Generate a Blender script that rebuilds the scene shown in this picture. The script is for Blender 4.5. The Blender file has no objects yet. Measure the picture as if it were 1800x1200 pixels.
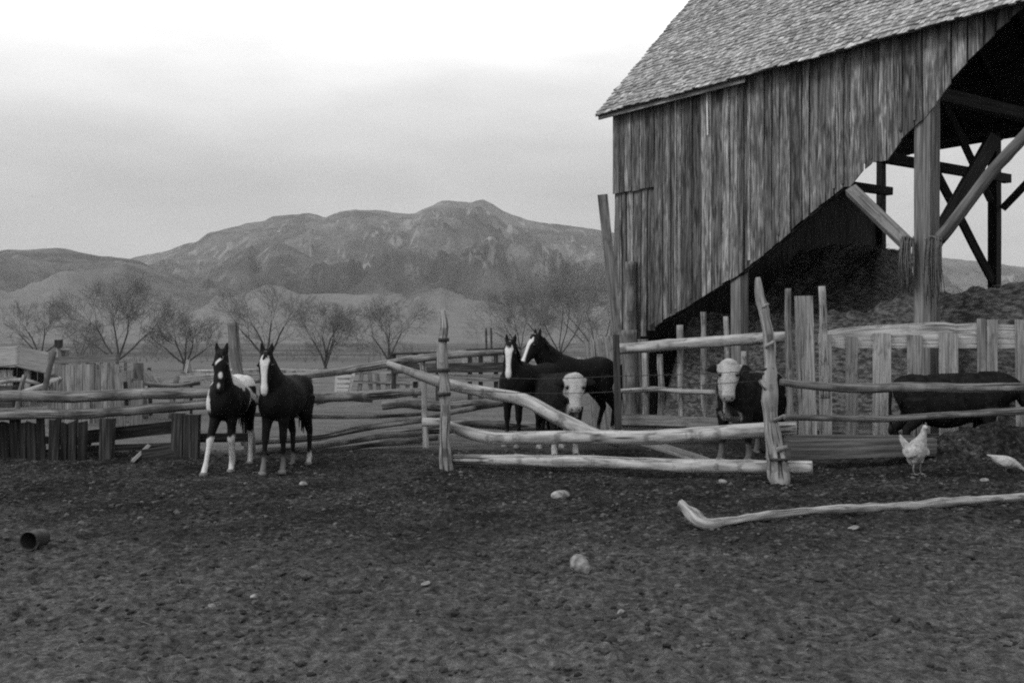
import bpy, bmesh, math, random
from mathutils import Vector, Matrix, noise
R = math.radians
random.seed(7)
C = bpy.context.scene.collection
scene = bpy.context.scene

# ------------------------------------------------------------------ camera, sky, sun, exposure
F = 1900.0            # focal length in photo pixels (photo is 1800 wide)
EYE = 1.6
cam_d = bpy.data.cameras.new('camera')
cam = bpy.data.objects.new('camera', cam_d); C.objects.link(cam)
cam.location = (0, 0, EYE); cam.rotation_euler = (R(90), 0, 0)
cam_d.sensor_width = 36; cam_d.lens = F / 1800 * 36
cam_d.clip_start = 0.1; cam_d.clip_end = 30000
scene.camera = cam

SUN_EL, SUN_AZ = 42, -118      # azimuth measured from +Y towards +X: from the left, a little behind the camera
w = bpy.data.worlds.new('World'); scene.world = w; w.use_nodes = True
nt = w.node_tree; nt.nodes.clear()
N = nt.nodes.new; L = nt.links.new
out = N('ShaderNodeOutputWorld'); bg = N('ShaderNodeBackground'); L(bg.outputs[0], out.inputs[0])
bg.inputs['Strength'].default_value = 0.1
sky = N('ShaderNodeTexSky'); sky.sky_type = 'NISHITA'; sky.sun_disc = False
sky.sun_elevation = R(SUN_EL); sky.sun_rotation = R(SUN_AZ); sky.dust_density = 4
bw = N('ShaderNodeRGBToBW'); L(sky.outputs[0], bw.inputs[0])
tc = N('ShaderNodeTexCoord'); sep = N('ShaderNodeSeparateXYZ'); L(tc.outputs['Generated'], sep.inputs[0])
rmp = N('ShaderNodeValToRGB'); L(sep.outputs['Z'], rmp.inputs[0])     # thin overcast, brighter overhead
els = rmp.color_ramp.elements
els[0].position = 0.0; els[0].color = (.49, .49, .49, 1)
els[1].position = 1.0; els[1].color = (.75, .75, .75, 1)
for p_, v_ in ((.10, .51), (.15, .55), (.195, .67), (.235, .88), (.275, 1.2), (.36, 1.1), (.6, .8)):
    e = els.new(p_); e.color = (v_, v_, v_, 1)
mp = N('ShaderNodeMapping'); mp.inputs['Scale'].default_value = (2.2, 1.6, 8.5); mp.inputs['Rotation'].default_value = (0, R(14), 0); mp.inputs['Location'].default_value = (1.7, .4, 2.3)
L(tc.outputs['Generated'], mp.inputs[0])
nz = N('ShaderNodeTexNoise'); nz.inputs['Scale'].default_value = 1.5; nz.inputs['Detail'].default_value = 5
nz.inputs['Roughness'].default_value = .5; L(mp.outputs[0], nz.inputs['Vector'])
mr = N('ShaderNodeMapRange'); L(nz.outputs['Fac'], mr.inputs['Value'])
mr.inputs['From Min'].default_value = .3; mr.inputs['From Max'].default_value = .7
mr.inputs['To Min'].default_value = .86; mr.inputs['To Max'].default_value = 1.2
mu = N('ShaderNodeMath'); mu.operation = 'MULTIPLY'; L(rmp.outputs[0], mu.inputs[0]); L(mr.outputs[0], mu.inputs[1])
mu2 = N('ShaderNodeMath'); mu2.operation = 'MULTIPLY'; L(mu.outputs[0], mu2.inputs[0]); mu2.inputs[1].default_value = 11.0
sk = N('ShaderNodeMath'); sk.operation = 'MULTIPLY'; L(bw.outputs[0], sk.inputs[0]); sk.inputs[1].default_value = .08
ad = N('ShaderNodeMath'); ad.operation = 'ADD'; L(mu2.outputs[0], ad.inputs[0]); L(sk.outputs[0], ad.inputs[1])
L(ad.outputs[0], bg.inputs['Color'])

sd = bpy.data.lights.new('sun', 'SUN'); sd.energy = 1.4; sd.angle = R(14); sd.color = (1, 1, 1)
sun = bpy.data.objects.new('sun', sd); C.objects.link(sun)
el, az = R(SUN_EL), R(SUN_AZ)
to_sun = Vector((math.sin(az) * math.cos(el), math.cos(az) * math.cos(el), math.sin(el)))
sun.rotation_euler = to_sun.to_track_quat('Z', 'Y').to_euler(); sun.location = (-20, -10, 30)

vs = scene.view_settings
vs.view_transform = 'Standard'; vs.look = 'None'; vs.exposure = 0.0; vs.gamma = 1; vs.use_curve_mapping = False
scene.render.engine = 'CYCLES'
scene.cycles.use_denoising = False
scene.cycles.pixel_filter_type = 'BLACKMAN_HARRIS'; scene.cycles.filter_width = 2.0
scene.cycles.sample_clamp_direct = 4; scene.cycles.sample_clamp_indirect = 1.5
scene.cycles.max_bounces = 5; scene.cycles.diffuse_bounces = 3; scene.cycles.glossy_bounces = 2
scene.cycles.volume_bounces = 0; scene.cycles.caustics_reflective = False; scene.cycles.caustics_refractive = False

# ------------------------------------------------------------------ helpers
def P(px, py, Y):
    """the point at distance Y that the photograph shows at pixel (px, py)"""
    return Vector(((px - 900) / F * Y, Y, EYE - (py - 600) / F * Y))
def nz1(x, y=0, z=0): return noise.noise(Vector((x, y, z)))
def fbm(x, y, z=0, o=4): return noise.fractal(Vector((x, y, z)), 1.0, 2.0, o)

def tag(o, label=None, cat=None, group=None, kind=None):
    if label: o['label'] = label
    if cat: o['category'] = cat
    if group: o['group'] = group
    if kind: o['kind'] = kind
    return o
def thing(name, label, cat, loc, group=None):
    o = bpy.data.objects.new(name, None); C.objects.link(o); o.location = loc; o.empty_display_size = .2
    return tag(o, label, cat, group)

def mat(name, stops, coord='UV', scale=(1, 1, 1), nscale=5, detail=6, rough=.9, bump=.3, bscale=None, tint=False,
        patch=None, crack=None, dist=0.0, bdist=.02, attr=None, attrcol=None, spec=.2):
    """procedural grey material: stretched noise -> ramp (stops) [* tint attribute] [mix second tone in patches]"""
    m = bpy.data.materials.new(name); m.use_nodes = True
    t = m.node_tree; n = t.nodes.new; l = t.links.new
    b = t.nodes['Principled BSDF']; b.inputs['Roughness'].default_value = rough
    b.inputs['Specular IOR Level'].default_value = spec
    c = n('ShaderNodeTexCoord'); mpp = n('ShaderNodeMapping'); mpp.inputs['Scale'].default_value = scale
    l(c.outputs[coord], mpp.inputs[0])
    a = n('ShaderNodeTexNoise'); a.inputs['Scale'].default_value = nscale; a.inputs['Detail'].default_value = detail
    a.inputs['Roughness'].default_value = .6; a.inputs['Distortion'].default_value = dist
    l(mpp.outputs[0], a.inputs['Vector'])
    r = n('ShaderNodeValToRGB'); l(a.outputs['Fac'], r.inputs[0])
    e = r.color_ramp.elements
    e[0].position = stops[0][0]; e[0].color = (stops[0][1],) * 3 + (1,)
    e[1].position = stops[-1][0]; e[1].color = (stops[-1][1],) * 3 + (1,)
    for p_, v_ in stops[1:-1]:
        q = e.new(p_); q.color = (v_,) * 3 + (1,)
    col = r.outputs[0]
    def mixc(fac, A, B, mode='MIX'):
        x = n('ShaderNodeMix'); x.data_type = 'RGBA'; x.blend_type = mode
        if isinstance(fac, float): x.inputs[0].default_value = fac
        else: l(fac, x.inputs[0])
        for s_, v_ in ((6, A), (7, B)):
            if isinstance(v_, float): x.inputs[s_].default_value = (v_, v_, v_, 1)
            else: l(v_, x.inputs[s_])
        return x.outputs[2]
    if patch:                                  # (coord, scale vector, noise scale, lo, hi, grey)
        pc, psc, pn, lo, hi, g = patch
        m2 = n('ShaderNodeMapping'); m2.inputs['Scale'].default_value = psc; l(c.outputs[pc], m2.inputs[0])
        a2 = n('ShaderNodeTexNoise'); a2.inputs['Scale'].default_value = pn; a2.inputs['Detail'].default_value = 5
        a2.inputs['Roughness'].default_value = .65
        l(m2.outputs[0], a2.inputs['Vector'])
        k = n('ShaderNodeMapRange'); l(a2.outputs['Fac'], k.inputs['Value'])
        k.inputs['From Min'].default_value = lo; k.inputs['From Max'].default_value = hi
        col = mixc(k.outputs[0], col, mixc(.5, col, g))
    if crack:                                  # long dark checks in the wood
        m5 = n('ShaderNodeMapping'); m5.inputs['Scale'].default_value = crack[0]; l(c.outputs['UV'], m5.inputs[0])
        a5 = n('ShaderNodeTexNoise'); a5.inputs['Scale'].default_value = crack[1]; a5.inputs['Detail'].default_value = 3; l(m5.outputs[0], a5.inputs['Vector'])
        k5 = n('ShaderNodeMapRange'); l(a5.outputs['Fac'], k5.inputs['Value']); k5.inputs['From Min'].default_value = crack[2]; k5.inputs['From Max'].default_value = crack[2] + .05
        col = mixc(k5.outputs[0], col, crack[3])
    if tint:
        at = n('ShaderNodeAttribute'); at.attribute_name = 'tint'
        col = mixc(1.0, col, at.outputs['Color'], 'MULTIPLY')
    if attr:
        at = n('ShaderNodeAttribute'); at.attribute_name = attr
        a3 = n('ShaderNodeTexNoise'); a3.inputs['Scale'].default_value = 30; l(c.outputs['Object'], a3.inputs['Vector'])
        k3 = n('ShaderNodeMapRange'); l(a3.outputs['Fac'], k3.inputs['Value']); k3.inputs['From Min'].default_value = .2; k3.inputs['From Max'].default_value = .8
        k3.inputs['To Min'].default_value = attrcol * .86; k3.inputs['To Max'].default_value = attrcol * 1.1
        cc = n('ShaderNodeCombineColor')
        for i in range(3): l(k3.outputs[0], cc.inputs[i])
        col = mixc(at.outputs['Fac'], col, cc.outputs[0])
    l(col, b.inputs['Base Color'])
    if bump:
        bn = n('ShaderNodeBump'); bn.inputs['Strength'].default_value = bump; bn.inputs['Distance'].default_value = bdist
        if bscale:
            a4 = n('ShaderNodeTexNoise'); a4.inputs['Scale'].default_value = bscale; a4.inputs['Detail'].default_value = 8
            a4.inputs['Roughness'].default_value = .7
            l(mpp.outputs[0], a4.inputs['Vector']); l(a4.outputs['Fac'], bn.inputs['Height'])
        else: l(a.outputs['Fac'], bn.inputs['Height'])
        l(bn.outputs[0], b.inputs['Normal'])
    return m

M = {}
M['board'] = mat('weathered_board', [(.3, .02), (.42, .08), (.5, .14), (.58, .22), (.7, .40)], scale=(1.5, .42, 1), nscale=3.2, tint=True, bump=.5, bscale=9, detail=8,
                 patch=('UV', (.9, .9, 1), 2.6, .50, .60, .015), crack=((2.2, .12, 1), 3, .63, .02), dist=1.1)
M['gray_board'] = mat('pale_board', [(.3, .09), (.45, .25), (.68, .46)], scale=(2.2, .35, 1), nscale=4, tint=True, bump=.5, bscale=9, dist=.4,
                      patch=('UV', (.8, 1.2, 1), 3, .53, .66, .05), crack=((3, .25, 1), 3, .62, .04))
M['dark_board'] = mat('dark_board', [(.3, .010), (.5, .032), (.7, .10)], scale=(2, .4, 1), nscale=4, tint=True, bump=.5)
M['log'] = mat('peeled_log', [(.32, .11), (.45, .27), (.66, .48)], scale=(2.2, .6, 1), nscale=3.5, tint=True, bump=.8, bscale=10, bdist=.012, dist=.5,
               patch=('UV', (1.3, 1.7, 1), 2.2, .54, .60, .02), crack=((4, .35, 1), 2.5, .60, .04))
M['old_log'] = mat('old_log', [(.32, .05), (.48, .15), (.68, .31)], scale=(2.2, .6, 1), nscale=3.5, tint=True, bump=.9, bscale=10, bdist=.015, dist=.5,
                   patch=('UV', (1.3, 1.5, 1), 2.0, .52, .60, .015), crack=((4, .35, 1), 2.5, .58, .02))
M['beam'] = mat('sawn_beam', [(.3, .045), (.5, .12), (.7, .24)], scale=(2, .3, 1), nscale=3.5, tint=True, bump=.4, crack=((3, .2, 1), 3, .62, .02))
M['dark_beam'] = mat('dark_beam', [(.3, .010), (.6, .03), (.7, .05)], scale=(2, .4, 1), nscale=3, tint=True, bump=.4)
M['shingle'] = mat('wood_shingle', [(.3, .12), (.5, .30), (.7, .55)], scale=(5, 2, 1), nscale=3, tint=True, bump=.5)
M['bark'] = mat('grey_bark', [(.3, .045), (.7, .11)], coord='Object', nscale=6, bump=.4)
M['twig'] = mat('twigs', [(.3, .11), (.7, .18)], coord='Object', nscale=2, bump=0)
M['hay'] = mat('old_hay', [(.32, .02), (.46, .075), (.64, .22)], coord='Object', scale=(1, 1, 3), nscale=7, detail=10, bump=1.0, bscale=22, bdist=.06)
M['stone'] = mat('stone', [(.35, .07), (.5, .22), (.68, .36)], coord='Object', nscale=14, bump=.5)
M['wire'] = mat('rusty_wire', [(.3, .02), (.7, .06)], coord='Object', nscale=20, bump=0, rough=.6)
M['rubber'] = mat('black_can', [(.3, .012), (.7, .05)], coord='Object', nscale=12, bump=.3, rough=.5)
M['clod'] = mat('dry_clod', [(.3, .018), (.7, .06)], coord='Object', nscale=25, bump=.8)
M['twine'] = mat('frayed_twine', [(.3, .05), (.7, .16)], coord='Object', nscale=30, bump=.4)
M['whitewood'] = mat('white_painted_wood', [(.3, .35), (.7, .6)], scale=(6, 1, 1), nscale=3, tint=True, bump=.2)
M['coat'] = mat('dark_coat', [(.3, .003), (.7, .009)], coord='Object', nscale=9, bump=.6, rough=.75, attr='mark', attrcol=.60, spec=.14, bscale=45, bdist=.02)
M['cowcoat'] = mat('hereford_coat', [(.3, .006), (.7, .022)], coord='Object', nscale=9, bump=.8, rough=.9, attr='mark', attrcol=.46, spec=.06, bscale=45, bdist=.03)
M['hair'] = mat('black_hair', [(.3, .003), (.7, .007)], coord='Object', scale=(20, 20, 2), nscale=6, bump=.5, rough=.6)
M['hoof'] = mat('hoof', [(.3, .10), (.7, .22)], coord='Object', nscale=20, bump=.2, rough=.6)
M['eye'] = mat('eye', [(.3, .004), (.7, .008)], coord='Object', nscale=5, bump=0, rough=.15, spec=.5)
M['nose'] = mat('nose', [(.3, .12), (.7, .2)], coord='Object', nscale=20, bump=.2, rough=.5)
M['feather'] = mat('white_feather', [(.3, .22), (.7, .52)], coord='Object', nscale=28, bump=.6, rough=.9, bdist=.015)
M['comb'] = mat('comb', [(.3, .08), (.7, .14)], coord='Object', nscale=10, bump=0)

class MB:
    """collects tubes and planks with UVs (across, along in metres) and a tint; build() links them as ONE mesh object"""
    def __init__(s): s.v = []; s.f = []; s.uv = []; s.t = []
    def tube(s, pts, rad, seg=10, step=.12, rough=.0, wob=0.0, cap=True, tint=1.0, flat=1.0):
        pts = [Vector(p) for p in pts]; n = len(pts)
        if not isinstance(rad, (list, tuple)): rad = [rad] * n
        path = []; rr = []
        for i in range(n - 1):
            p0 = pts[max(i - 1, 0)]; p1 = pts[i]; p2 = pts[i + 1]; p3 = pts[min(i + 2, n - 1)]
            k = max(1, int((p2 - p1).length / step))
            for j in range(k):
                u = j / k
                path.append(.5 * ((2 * p1) + (p2 - p0) * u + (2 * p0 - 5 * p1 + 4 * p2 - p3) * u * u + (3 * p1 - p0 - 3 * p2 + p3) * u ** 3))
                rr.append(rad[i] * (1 - u) + rad[i + 1] * u)
        path.append(pts[-1]); rr.append(rad[-1])
        sd_ = random.random() * 50; L_ = 0; b0 = len(s.v); u0 = random.random() * 7; v0 = random.random() * 9
        T0 = (path[1] - path[0]).normalized()
        A = T0.cross(Vector((0, 0, 1)) if abs(T0.z) < .9 else Vector((1, 0, 0))).normalized()
        Ls = []
        for i, p in enumerate(path):
            T = (path[min(i + 1, len(path) - 1)] - path[max(i - 1, 0)]).normalized()
            A = (A - T * A.dot(T)).normalized(); B = T.cross(A)
            if i: L_ += (p - path[i - 1]).length
            Ls.append(L_)
            q = p + (A * nz1(L_ * .9, sd_) + B * nz1(L_ * .9, sd_ + 9)) * wob
            for k in range(seg):
                a = 2 * math.pi * k / seg
                r = rr[i] * (1 + rough * 1.2 * nz1(math.cos(a) * 1.2 + sd_, math.sin(a) * 1.2, L_ * 2.2) + rough * 1.2 * nz1(sd_, a * .3, L_ * 6))
                s.v.append(q + (A * math.cos(a) + B * math.sin(a) * flat) * r)
        for i in range(len(path) - 1):
            for k in range(seg):
                k2 = (k + 1) % seg
                s.f.append((b0 + i * seg + k, b0 + i * seg + k2, b0 + (i + 1) * seg + k2, b0 + (i + 1) * seg + k))
                ua, ub = u0 + .5 * math.cos(6.283 * k / seg), u0 + .5 * math.cos(6.283 * (k + 1) / seg)
                s.uv.append(((ua, v0 + Ls[i]), (ub, v0 + Ls[i]), (ub, v0 + Ls[i + 1]), (ua, v0 + Ls[i + 1]))); s.t.append(tint)
        if cap:
            e = len(path) - 1
            s.f.append(tuple(b0 + k for k in range(seg))[::-1]); s.uv.append(tuple((u0, v0) for k in range(seg))); s.t.append(tint * .8)
            s.f.append(tuple(b0 + e * seg + k for k in range(seg))); s.uv.append(tuple((u0, v0) for k in range(seg))); s.t.append(tint * .8)
        return s
    def plank(s, a, b, w_, t_, side=None, tint=1.0, n=6, warp=.01, rag=.0, w2=None, shear=0.0):
        """board from a to b, width w_ along side, thickness t_; slightly warped, ragged ends"""
        a, b = Vector(a), Vector(b); T = (b - a); Ln = T.length; T.normalize()
        side = Vector(side) if side is not None else T.cross(Vector((0, -1, 0)))
        side = (side - T * side.dot(T)).normalized(); Nn = T.cross(side)
        w2 = w2 or w_; sd_ = random.random() * 99; b0 = len(s.v); u0 = random.random() * 20; v0 = random.random() * 20
        m = 2                              # strips across
        for i in range(n + 1):
            q = i / n
            for k in range(m + 1):
                c = (k / m - .5); wid = (w_ * (1 - q) + w2 * q)
                ex = 0
                if i == 0: ex = -rag * abs(nz1(sd_, k * 3.1))
                if i == n: ex = rag * nz1(sd_ + 5, k * 2.7)
                ex += shear * c * (1 - q)
                ed = nz1(sd_, q * Ln * 1.5, k) * .006
                base = a + T * (Ln * q + ex) + side * (c * wid + ed) + Nn * warp * nz1(sd_ + 3, q * Ln * .7, k * .4)
                s.v.append(base - Nn * t_ / 2); s.v.append(base + Nn * t_ / 2)
        def I(i, k, z): return b0 + (i * (m + 1) + k) * 2 + z
        def add(f, uv): s.f.append(f); s.uv.append(uv); s.t.append(tint)
        for i in range(n):
            va, vb = v0 + Ln * i / n, v0 + Ln * (i + 1) / n
            for k in range(m):
                ua, ub = u0 + w_ * k / m * 4, u0 + w_ * (k + 1) / m * 4
                uv = ((ua, va), (ub, va), (ub, vb), (ua, vb))
                add((I(i, k, 0), I(i, k + 1, 0), I(i + 1, k + 1, 0), I(i + 1, k, 0))[::-1], uv[::-1])
                add((I(i, k, 1), I(i, k + 1, 1), I(i + 1, k + 1, 1), I(i + 1, k, 1)), uv)
            for k, fl in ((0, 1), (m, 0)):
                f = (I(i, k, 0), I(i, k, 1), I(i + 1, k, 1), I(i + 1, k, 0)); uv = ((u0, va), (u0 + t_ * 4, va), (u0 + t_ * 4, vb), (u0, vb))
                add(f if not fl else f[::-1], uv if not fl else uv[::-1])
        for i, fl in ((0, 0), (n, 1)):
            for k in range(m):
                f = (I(i, k, 0), I(i, k + 1, 0), I(i, k + 1, 1), I(i, k, 1)); uv = ((u0, v0), (u0 + .1, v0), (u0 + .1, v0 + .05), (u0, v0 + .05))
                add(f if not fl else f[::-1], uv)
        return s
    def tri_twig(s, a, b, ra, rb):
        T = (b - a)
        if T.length < 1e-5: return
        A = T.orthogonal().normalized(); B = T.normalized().cross(A); b0 = len(s.v)
        for p, r in ((a, ra), (b, rb)):
            for k in range(3):
                an = 2.0944 * k; s.v.append(p + (A * math.cos(an) + B * math.sin(an)) * r)
        for k in range(3):
            k2 = (k + 1) % 3
            s.f.append((b0 + k, b0 + k2, b0 + 3 + k2, b0 + 3 + k)); s.uv.append(((0, 0),) * 4); s.t.append(1)
    def build(s, name, m, parent=None, smooth=True):
        off = Vector((0, 0, 0)); pq = parent
        while pq is not None: off = off + Vector(pq.location); pq = pq.parent
        me = bpy.data.meshes.new(name); me.from_pydata([tuple(v - off) for v in s.v], [], s.f); me.materials.append(m)
        me.uv_layers.new(name='UVMap'); me.attributes.new('tint', 'FLOAT_COLOR', 'CORNER'); uvl = me.uv_layers['UVMap']; ti = me.attributes['tint']
        flat = []; tf = []
        for uv, t_ in zip(s.uv, s.t):
            for q in uv: flat.extend(q); tf.extend((t_, t_, t_, 1))
        uvl.data.foreach_set('uv', flat); ti.data.foreach_set('color', tf)
        if smooth: me.polygons.foreach_set('use_smooth', [True] * len(me.polygons))
        o = bpy.data.objects.new(name, me); C.objects.link(o)
        if parent is not None: o.parent = parent
        return o

def rt(a=.75, b=1.15): return random.uniform(a, b)

# ------------------------------------------------------------------ the ground
def sstep(a, b, x):
    t_ = min(1, max(0, (x - a) / (b - a))); return t_ * t_ * (3 - 2 * t_)
def gh(x, y, fine=True):
    """height of the ground"""
    h = 0.05 * fbm(x * .22, y * .22, 3, 3) * (1 - sstep(60, 200, y))
    corral = 1 - sstep(15.2, 17.2, y - .10 * x)
    # heaped dirt against the far log on the right
    h += .46 * math.exp(-((y - 14.15) / .42) ** 2) * sstep(4.8, 6.0, x) * (1 + .22 * nz1(x * 2.3, y * 2) + .12 * nz1(x * 6, y * 6))
    h += .10 * math.exp(-((y - 14.6) / .5) ** 2) * (1 - sstep(-5.0, -2.5, x))
    if fine:
        c = fbm(x * 3.2, y * 3.2, 1, 5) + .6 * fbm(x * 11, y * 11, 6, 3)
        d = noise.ridged_multi_fractal(Vector((x * 1.6, y * 1.6, 5)), .9, 2.1, 4, 1, 2) - 1.0
        p_ = min(0, nz1(x * 4.2, y * 4.2, 8) + .28)          # hoof prints
        h += (.030 * c + .016 * d + .10 * p_) * (.25 + .75 * corral)
    return h

def ground():
    rows = []; y = -14.0
    while y < 4: rows.append(y); y += .6
    while y < 17: rows.append(y); y += max(.014, y * y * .00030)
    while y < 80: rows.append(y); y *= 1.02
    while y < 9000: rows.append(y); y *= 1.12
    us = []; n = 700
    for i in range(n + 1):
        q = i / n * 2 - 1; us.append(math.copysign(.53 * abs(q) / .93 if abs(q) < .93 else .53 + (abs(q) - .93) / .07 * 1.6, q))
    vs_ = []; fs = []
    for yy in rows:
        sc_ = max(yy, 4.0)
        for u in us:
            x = u * sc_
            f = 3 < yy < 40 and abs(u) < .56
            vs_.append((x, yy, gh(x, yy, f) if yy < 200 else 0))
    W = len(us)
    for j in range(len(rows) - 1):
        for i in range(W - 1):
            fs.append((j * W + i, j * W + i + 1, (j + 1) * W + i + 1, (j + 1) * W + i))
    me = bpy.data.meshes.new('ground'); me.from_pydata(vs_, [], fs)
    me.polygons.foreach_set('use_smooth', [True] * len(me.polygons))
    m = bpy.data.materials.new('corral_dirt'); m.use_nodes = True
    t = m.node_tree; n_ = t.nodes.new; l = t.links.new; b = t.nodes['Principled BSDF']
    b.inputs['Roughness'].default_value = .95; b.inputs['Specular IOR Level'].default_value = .1
    c = n_('ShaderNodeTexCoord')
    def noi(sc, det, rough_=.6, vec=None, dist=0):
        a = n_('ShaderNodeTexNoise'); a.inputs['Scale'].default_value = sc; a.inputs['Detail'].default_value = det
        a.inputs['Roughness'].default_value = rough_; a.inputs['Distortion'].default_value = dist
        l(vec or c.outputs['Object'], a.inputs['Vector']); return a.outputs['Fac']
    def ramp(src, st):
        r = n_('ShaderNodeValToRGB'); l(src, r.inputs[0]); e = r.color_ramp.elements
        e[0].position, e[1].position = st[0][0], st[-1][0]
        e[0].color = (st[0][1],) * 3 + (1,); e[1].color = (st[-1][1],) * 3 + (1,)
        for p_, v_ in st[1:-1]:
            q = e.new(p_); q.color = (v_,) * 3 + (1,)
        return r.outputs[0]
    def mix(fac, A, B):
        x = n_('ShaderNodeMix'); x.data_type = 'RGBA'; l(fac, x.inputs[0]); l(A, x.inputs[6]); l(B, x.inputs[7]); return x.outputs[2]
    mud = ramp(noi(13, 9, .82), [(.37, .003), (.45, .017), (.53, .043), (.64, .14)])
    vmx = n_('ShaderNodeMapRange'); l(noi(.9, 4, .6), vmx.inputs['Value'])
    for nm, v in zip(('From Min', 'From Max', 'To Min', 'To Max'), (.38, .62, .45, 1.35)): vmx.inputs[nm].default_value = v
    mm_ = n_('ShaderNodeMix'); mm_.data_type = 'RGBA'; mm_.blend_type = 'MULTIPLY'; mm_.inputs[0].default_value = 1; l(mud, mm_.inputs[6]); l(vmx.outputs[0], mm_.inputs[7]); mud = mm_.outputs[2]
    dry = ramp(noi(13, 8, .8), [(.36, .04), (.5, .14), (.64, .30)])
    s = n_('ShaderNodeSeparateXYZ'); l(c.outputs['Object'], s.inputs[0])
    # drier, paler dirt nearest the camera, in drifting patches
    big = noi(.35, 4, .6)
    k1 = n_('ShaderNodeMath'); k1.operation = 'MULTIPLY_ADD'; l(big, k1.inputs[0]); k1.inputs[1].default_value = -7.0; l(s.outputs['Y'], k1.inputs[2])
    k2 = n_('ShaderNodeMapRange'); l(k1.outputs[0], k2.inputs['Value']); k2.inputs['From Min'].default_value = 1.4; k2.inputs['From Max'].default_value = 6.5
    k2.inputs['To Min'].default_value = .95; k2.inputs['To Max'].default_value = 0
    col = mix(k2.outputs[0], mud, dry)
    # straw coloured pasture beyond the corral
    grass = ramp(noi(1.3, 9, .75), [(.3, .08), (.5, .145), (.7, .21)])
    far = ramp(noi(.035, 6, .65), [(.38, .05), (.5, .09), (.62, .16)])
    kf = n_('ShaderNodeMapRange'); l(s.outputs['Y'], kf.inputs['Value']); kf.inputs['From Min'].default_value = 60; kf.inputs['From Max'].default_value = 110
    fieldc = mix(kf.outputs[0], grass, far)
    kx = n_('ShaderNodeMath'); kx.operation = 'MULTIPLY_ADD'; l(s.outputs['X'], kx.inputs[0]); kx.inputs[1].default_value = -.10; l(s.outputs['Y'], kx.inputs[2])
    kn = n_('ShaderNodeMath'); kn.operation = 'MULTIPLY_ADD'; l(noi(.8, 5), kn.inputs[0]); kn.inputs[1].default_value = 2.4; l(kx.outputs[0], kn.inputs[2])
    kk = n_('ShaderNodeMapRange'); l(kn.outputs[0], kk.inputs['Value']); kk.inputs['From Min'].default_value = 17.2; kk.inputs['From Max'].default_value = 18.3
    # the yard round the barn stays trampled dirt
    yx = n_('ShaderNodeMapRange'); l(s.outputs['X'], yx.inputs['Value']); yx.inputs['From Min'].default_value = 1.8; yx.inputs['From Max'].default_value = 3.2
    yy_ = n_('ShaderNodeMapRange'); l(s.outputs['Y'], yy_.inputs['Value']); yy_.inputs['From Min'].default_value = 30; yy_.inputs['From Max'].default_value = 33
    yy_.inputs['To Min'].default_value = 1; yy_.inputs['To Max'].default_value = 0
    ym = n_('ShaderNodeMath'); ym.operation = 'MULTIPLY'; l(yx.outputs[0], ym.inputs[0]); l(yy_.outputs[0], ym.inputs[1])
    inv = n_('ShaderNodeMath'); inv.operation = 'SUBTRACT'; inv.inputs[0].default_value = 1; l(ym.outputs[0], inv.inputs[1])
    fm = n_('ShaderNodeMath'); fm.operation = 'MULTIPLY'; l(kk.outputs[0], fm.inputs[0]); l(inv.outputs[0], fm.inputs[1])
    col = mix(fm.outputs[0], col, fieldc)
    l(col, b.inputs['Base Color'])
    bn = n_('ShaderNodeBump'); bn.inputs['Strength'].default_value = 1.0; bn.inputs['Distance'].default_value = .06
    l(noi(24, 10, .78), bn.inputs['Height']); l(bn.outputs[0], b.inputs['Normal'])
    me.materials.append(m)
    o = bpy.data.objects.new('ground', me); C.objects.link(o); o['kind'] = 'structure'
ground()

# ------------------------------------------------------------------ mountains and foothills
def interp(tab, x):
    if x <= tab[0][0]: return tab[0][1]
    for (a, ya), (b, yb) in zip(tab, tab[1:]):
        if x <= b: return ya + (yb - ya) * (x - a) / (b - a)
    return tab[-1][1]
MAIN = [(-900, 470), (-300, 478), (0, 480), (200, 465), (230, 452), (290, 440), (345, 422), (370, 406), (400, 398), (440, 391), (480, 380), (520, 374), (545, 371), (557, 375),
        (571, 380), (600, 370), (625, 366), (650, 367), (690, 371), (728, 374), (752, 360), (775, 352), (800, 352), (830, 353), (850, 349), (866, 357), (885, 370),
        (930, 385), (990, 394), (1050, 402), (1130, 414), (1300, 430), (1500, 446), (1640, 449), (1700, 456), (1800, 468), (2100, 480), (2800, 500)]
LEFTH = [(-900, 420), (-300, 455), (-100, 446), (0, 440), (60, 433), (100, 431), (135, 438), (175, 446), (215, 450), (240, 455), (300, 478), (360, 500), (420, 520), (500, 545), (600, 570), (700, 590), (900, 600), (2800, 600)]
SPUR = [(-900, 600), (300, 560), (340, 520), (400, 470), (440, 445), (475, 418), (500, 425), (550, 450), (620, 478), (700, 500), (780, 470), (860, 500), (950, 480), (1040, 505), (1200, 520), (2800, 540)]
FOOT = [(-900, 560), (-200, 545), (0, 530), (120, 548), (240, 556), (330, 558), (400, 540), (440, 512), (470, 500), (492, 502), (525, 515), (600, 517), (700, 522), (740, 536),
        (790, 551), (870, 561), (960, 566), (1100, 572), (1400, 575), (1640, 560), (1800, 565), (2800, 560)]
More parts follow.
